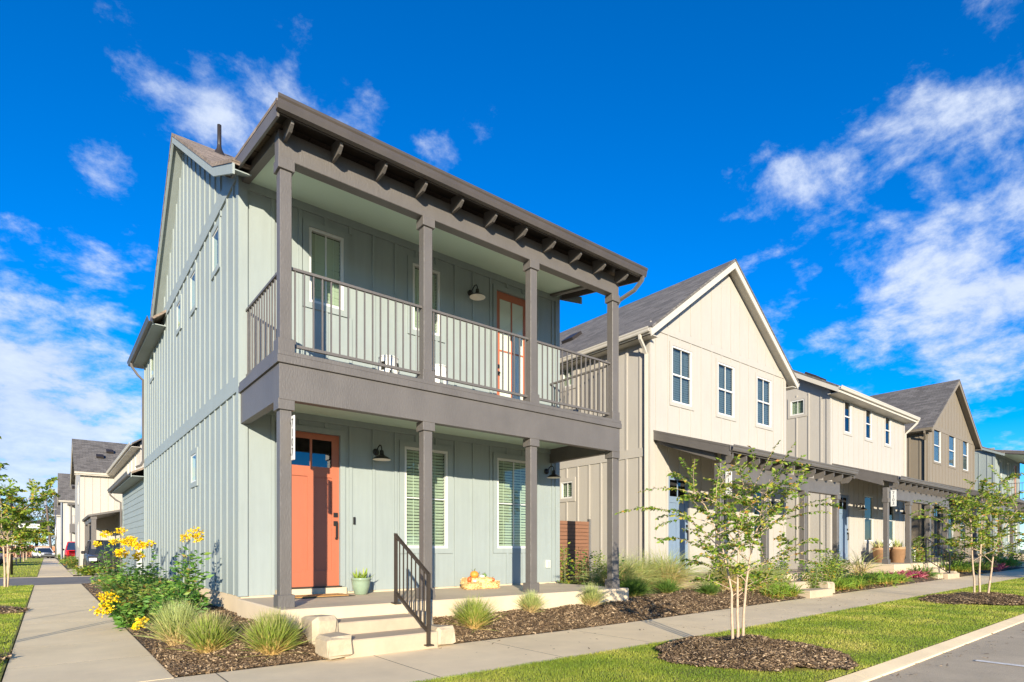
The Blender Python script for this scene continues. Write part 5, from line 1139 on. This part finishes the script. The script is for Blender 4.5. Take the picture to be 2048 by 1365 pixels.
def car(name, loc, rotz, L, W, Ht, paint, label, cat, kind='suv', front=False):
    """lofted body: x forward, sections give sill, belt and roof"""
    t = thing(name, (0, 0, 0), label, cat); hw = W/2; zb = .28; belt = Ht*.58
    if kind == 'suv': prof = [(-.5, .62, .84), (-.485, .50, .95), (-.30, .5, .96), (.12, .5, .955), (.20, .5, .93), (.40, .5, .87), (.485, .5, .80), (.5, .55, .62)]; cab = (-.475, -.43, .02, .20)
    elif kind == 'pickup': prof = [(-.5, .62, .90), (-.495, .5, .95), (-.16, .5, .95), (.18, .5, .95), (.24, .5, .93), (.45, .5, .90), (.49, .5, .82), (.5, .6, .7)]; cab = (-.16, -.13, .10, .22)
    else: prof = [(-.5, .62, .82), (-.48, .5, .90), (-.3, .5, .93), (.15, .5, .90), (.25, .5, .85), (.42, .5, .78), (.485, .5, .70), (.5, .55, .6)]; cab = (-.40, -.24, .02, .22)
    # lower body loft
    V = []; F = []; k = 8
    for f, wf, top in prof:
        x = f*L; zt = belt*top/.95; w = hw*(.86 if abs(f) > .49 else .96 if abs(f) > .42 else 1)
        V += [(x, -w*.93, zb), (x, -w, zb+.18), (x, -w, zt-.10), (x, -w*.95, zt), (x, w*.95, zt), (x, w, zt-.10), (x, w, zb+.18), (x, w*.93, zb)]
    for i in range(len(prof)-1):
        for j in range(k): F.append((i*k+j, i*k+(j+1) % k, (i+1)*k+(j+1) % k, (i+1)*k+j))
    F += [tuple(range(k)), tuple((len(prof)-1)*k+j for j in range(k-1, -1, -1))]
    body = mesh_obj('car_body', V, F, paint, t, True)
    a, b, c, d = [q*L for q in cab]; zb2 = belt*.97; tw = hw*.76
    # glasshouse
    V = [(a, -hw*.93, zb2), (d, -hw*.93, zb2), (c, -tw, Ht-.05), (b, -tw, Ht-.05), (a, hw*.93, zb2), (d, hw*.93, zb2), (c, tw, Ht-.05), (b, tw, Ht-.05)]
    mesh_obj('windows', V, [(0, 1, 2, 3), (7, 6, 5, 4), (1, 5, 6, 2), (4, 0, 3, 7)], mat('car_glass', (.02, .03, .05), .06, .1, 2, spec=.9), t)
    rv, rf = bvb(b-.04, c+.05, -tw-.02, tw+.02, Ht-.07, Ht, .03); mesh_obj('car_roof', rv, rf, paint, t, True)
    for s in (-1, 1):
        for (p0, p1) in (((a, zb2), (b, Ht-.05)), ((d, zb2), (c, Ht-.05)), ((.45*a+.55*d, zb2), (.45*b+.55*c, Ht-.05))): 
            V, F = tube([(p0[0], s*hw*.94, p0[1]), (p1[0], s*(tw+.01), p1[1])], .035, 4); mesh_obj('pillar', V, F, paint, t)
    for fx in (-.31, .31):
        for s in (-1, 1):
            wr = .36 if kind != 'sedan' else .32
            V, F = lathe([(wr*.62, -.11), (wr*.95, -.11), (wr, -.07), (wr, .07), (wr*.95, .11), (wr*.62, .11)], 20); V = [(fx*L+p, s*(hw-.10)+r, q+wr) for p, q, r in V]; w_ = mesh_obj('wheel', V, F, RUBBER, t, True)
            V, F = lathe([(0, .085), (wr*.25, .10), (wr*.62, .09), (wr*.62, -.1)], 14); V = [(fx*L+p, s*(hw-.10)+s*r, q+wr) for p, q, r in V]; mesh_obj('rim', V, F, STEEL, w_, True)
            V, F = lathe([(wr*1.13, .0), (wr*1.13, .02)], 20); 
    HL = mat('headlamp', (.75, .75, .72), .1, .03, 9); TL = mat('tail_lamp', (.45, .01, .01), .2, .05, 9)
    for s in (-1, 1):
        box('headlight', L*.475, L*.503, s*hw*.75-.16, s*hw*.75+.16, belt*.62, belt*.78, HL, t, bev=.02); box('tail_light', -L*.503, -L*.48, s*hw*.82-.09, s*hw*.82+.09, belt*.62, belt*.92, TL, t, bev=.02)
        box('mirror', d-.32, d-.14, s*(hw+.10)-.09, s*(hw+.10)+.09, belt*.98, belt*.98+.16, BLACK, t, bev=.03)
    box('bumper', L*.485, L*.512, -hw*.9, hw*.9, .30, .52, BLACK if kind == 'suv' else STEEL, t, bev=.02); box('bumper', -L*.512, -L*.485, -hw*.9, hw*.9, .32, .52, STEEL if kind == 'pickup' else BLACK, t, bev=.02)
    box('grille', L*.494, L*.506, -hw*.45, hw*.45, belt*.52, belt*.80, BLACK, t)
    if kind == 'pickup': box('bed_floor', -L*.49, -L*.17, -hw*.82, hw*.82, belt*.90, belt*1.005, BLACK, t)
    box('underbody', -L*.45, L*.45, -hw*.8, hw*.8, .2, .32, RUBBER, t)
    t.location = loc; t.rotation_euler = (0, 0, rotz); return t
def paintm(name, c): return mat(name, c, .25, .03, 3, spec=.8)
car('car', (2.55, 38.6, -.004), R(-90), 4.7, 1.92, 1.72, paintm('dark_grey_car_paint', (.045, .045, .045)), 'dark grey car parked beside the house beyond the alley, half hidden by flowers', 'car', 'suv')
car('pickup_truck', (2.35, 70.5, 0), R(90), 5.6, 2.0, 1.95, paintm('red_car_paint', (.62, .012, .012)), 'red pickup truck parked in a driveway on the side street', 'truck', 'pickup')
car('car', (-.35, 101, 0), R(-78), 4.5, 1.8, 1.45, paintm('white_car_paint', (.78, .78, .76)), 'white car crossing at the far end of the path', 'car', 'sedan')
car('pickup_truck', (-3.75, 57, -.05), R(90), 5.6, 2.0, 1.85, paintm('silver_car_paint', (.42, .43, .45)), 'silver pickup truck parked at the left kerb', 'truck', 'pickup')
car('car', (-3.9, 66, -.05), R(90), 4.8, 1.9, 1.6, paintm('blue_car_paint', (.02, .05, .25)), 'dark blue car parked beyond the silver pickup', 'car', 'suv')

# street sign and poles
sg = thing('street_sign', (-1.30, 36.2, 0), 'dark pole with a white street name blade left of the path', 'sign')
V, F = tube([(-1.30, 36.2, 0), (-1.30, 36.2, 4.0)], .05, 10); mesh_obj('sign_pole', V, F, BLACK, sg, True)
box('sign_arm', -1.30, -.10, 36.19, 36.21, 2.47, 2.60, BLACK, sg); bl = box('sign_blade', -1.09, -.27, 36.17, 36.19, 2.24, 2.44, WHITE, sg)
def flat_text(s, size, x, y, z, parent): return text_mesh(s, size, BLACK, 'lettering', parent, Matrix.Translation((x-ORG[parent][0], y-ORG[parent][1], z-ORG[parent][2])) @ Matrix.Rotation(R(90), 4, 'X'))
flat_text('KOVA', .15, -.60, 36.165, 2.34, bl)
V, F = lathe([(0, 0), (.07, .0), (.07, .01), (0, .01)], 12); V = [(-.95+a, 36.168+c, 2.34+b) for a, b, c in V]; mesh_obj('emblem', V, F, BLACK, bl)
WOOD = mat('pole_wood', (.12, .09, .07), .9, .2, 10)
up = thing('utility_pole', (.55, 104, 0), 'tall dark utility pole at the far end of the side street', 'pole'); V, F = tube([(.55, 104, 0), (-.15, 104, 8.6)], [.16, .12], 10); mesh_obj('pole_shaft', V, F, WOOD, up, True); box('transformer', -.35, .05, 103.7, 104.3, 7.3, 8.0, STEEL, up, bev=.08)
lp = thing('lamp_post', (.85, 92, 0), 'slim grey lamp post near the utility pole', 'lamp post'); V, F = tube([(.85, 92, 0), (.85, 92, 6.2)], [.08, .05], 8); mesh_obj('lamp_shaft', V, F, STEEL, lp, True); box('lamp_head', .5, .95, 91.9, 92.1, 6.15, 6.25, STEEL, lp)
wl = thing('boundary_wall', (4, 122, 0), 'low orange brick wall at the end of the side street', 'wall'); BRK = mat('orange_brick', (.42, .20, .11), .85, .15, 4)
box('wall_body', -14, 22, 122, 122.3, 0, 1.7, BRK, wl); box('wall_coping', -14.05, 22.05, 121.95, 122.35, 1.7, 1.8, CREAM_T, wl)
for xx in range(-14, 23, 4): pbox('wall_pier', xx-.25, xx+.25, 121.9, 122.4, 0, 1.95, BRK, wl)
# far trees
def big_tree(x, y, h, w, label, seed, m=None, n=5000):
    rg = np.random.default_rng(seed); t = thing('tree', (x, y, 0), label, 'tree', 'trees beyond the end of the side street'); wood = [tube([(x, y, -.1), (x+.1, y, h*.25), (x-.1, y, h*.5)], [.3, .22, .15], 8, False)]; P = []; D = []
    for i in range(26):
        a = rg.uniform(0, 2*np.pi); f = rg.uniform(.25, .95); r = w*.5*math.sqrt(max(.05, 1-((f-.55)/.5)**2))*rg.uniform(.35, 1); c = np.array([x+r*math.cos(a), y+r*math.sin(a), h*f]); wood.append(tube([(x, y, h*.3), tuple((np.array([x, y, h*.35])+c)/2+np.array([0, 0, .3])), tuple(c)], [.12, .07, .02], 4, False))
        k = n//26; d = rg.normal(size=(k, 3)); d /= np.linalg.norm(d, axis=1)[:, None]; P.append(c+d*(rg.uniform(.15, 1, k)**.5)[:, None]*np.array([w*.20, w*.20, h*.14])); D.append(d+rg.normal(size=(k, 3))*.4)
    V, F = joinm(wood); mesh_obj('trunk', V, F, BARK2, t, True); V, F = leafset(np.concatenate(P), np.concatenate(D), .34, seed, aspect=.6); mesh_obj('crown', V, F, m or OLIVE, t)
for i, (x, y, h, w, lb) in enumerate(((-13, 112, 8.5, 9, 'olive green tree at the far left beyond the parked trucks'), (-7, 120, 8.0, 9, 'broad olive tree left of the utility pole'), (-1.5, 132, 9.5, 10, 'tree behind the boundary wall left of the path end'), (3.5, 118, 9.5, 8, 'tree directly behind the utility pole'), (6.8, 135, 12, 10, 'tallest far tree beside the small white house'), (-20, 125, 9, 10, 'far tree at the left frame edge'), (12, 140, 11, 10, 'far tree half hidden behind the white houses'))): big_tree(x, y, h, w, lb, 200+i)
big_tree(20.5, -15.0, 8.2, 8.5, 'tree across the street that shades the far right of the sidewalk', 260, n=9000)
for i, (x, y) in enumerate(((1.55, 35.0-.6), (1.3, 47.5), (1.6, 51), (1.4, 60), (1.8, 64), (1.5, 88), (1.6, 94))):
    shrub('border_shrub', x, y, 0, ('low pale shrub at the near end of the driveway', 'first shrub along the far path past the cream house', 'second shrub along the far path', 'third shrub along the far path', 'shrub in front of the red pickup', 'yellowish shrub before the far white house', 'last shrub before the utility pole')[i], 'shrub', 130+i, 30, .8 if i else .5, .7, .16, 500, LANTANA if i % 2 else MYRTLE, 'shrubs along the far path')

# fallen leaves and twigs on pavement and road edge
rg_ = np.random.default_rng(77); n_ = 260
lx_ = rg_.uniform(3.5, 16, n_); ly_ = np.where(rg_.uniform(size=n_) < .6, 2.19-np.abs(rg_.normal(0, .25, n_)), rg_.uniform(4.7, 6.25, n_)); lz_ = np.array([gz(a)+(.003 if b > 3 else -.036) for a, b in zip(lx_, ly_)])
Vc, Fc = chips(np.stack([lx_, ly_, lz_], 1), 1.0, 78, (.008, .03)); Vc[:, 2] = np.maximum(Vc[:, 2], np.repeat(lz_, 4)-.001)
tag(mesh_obj('leaf_litter', Vc, Fc, CHIP_M), 'scattered dry leaves and twigs along the kerb and sidewalk', 'leaf litter', kind='stuff')
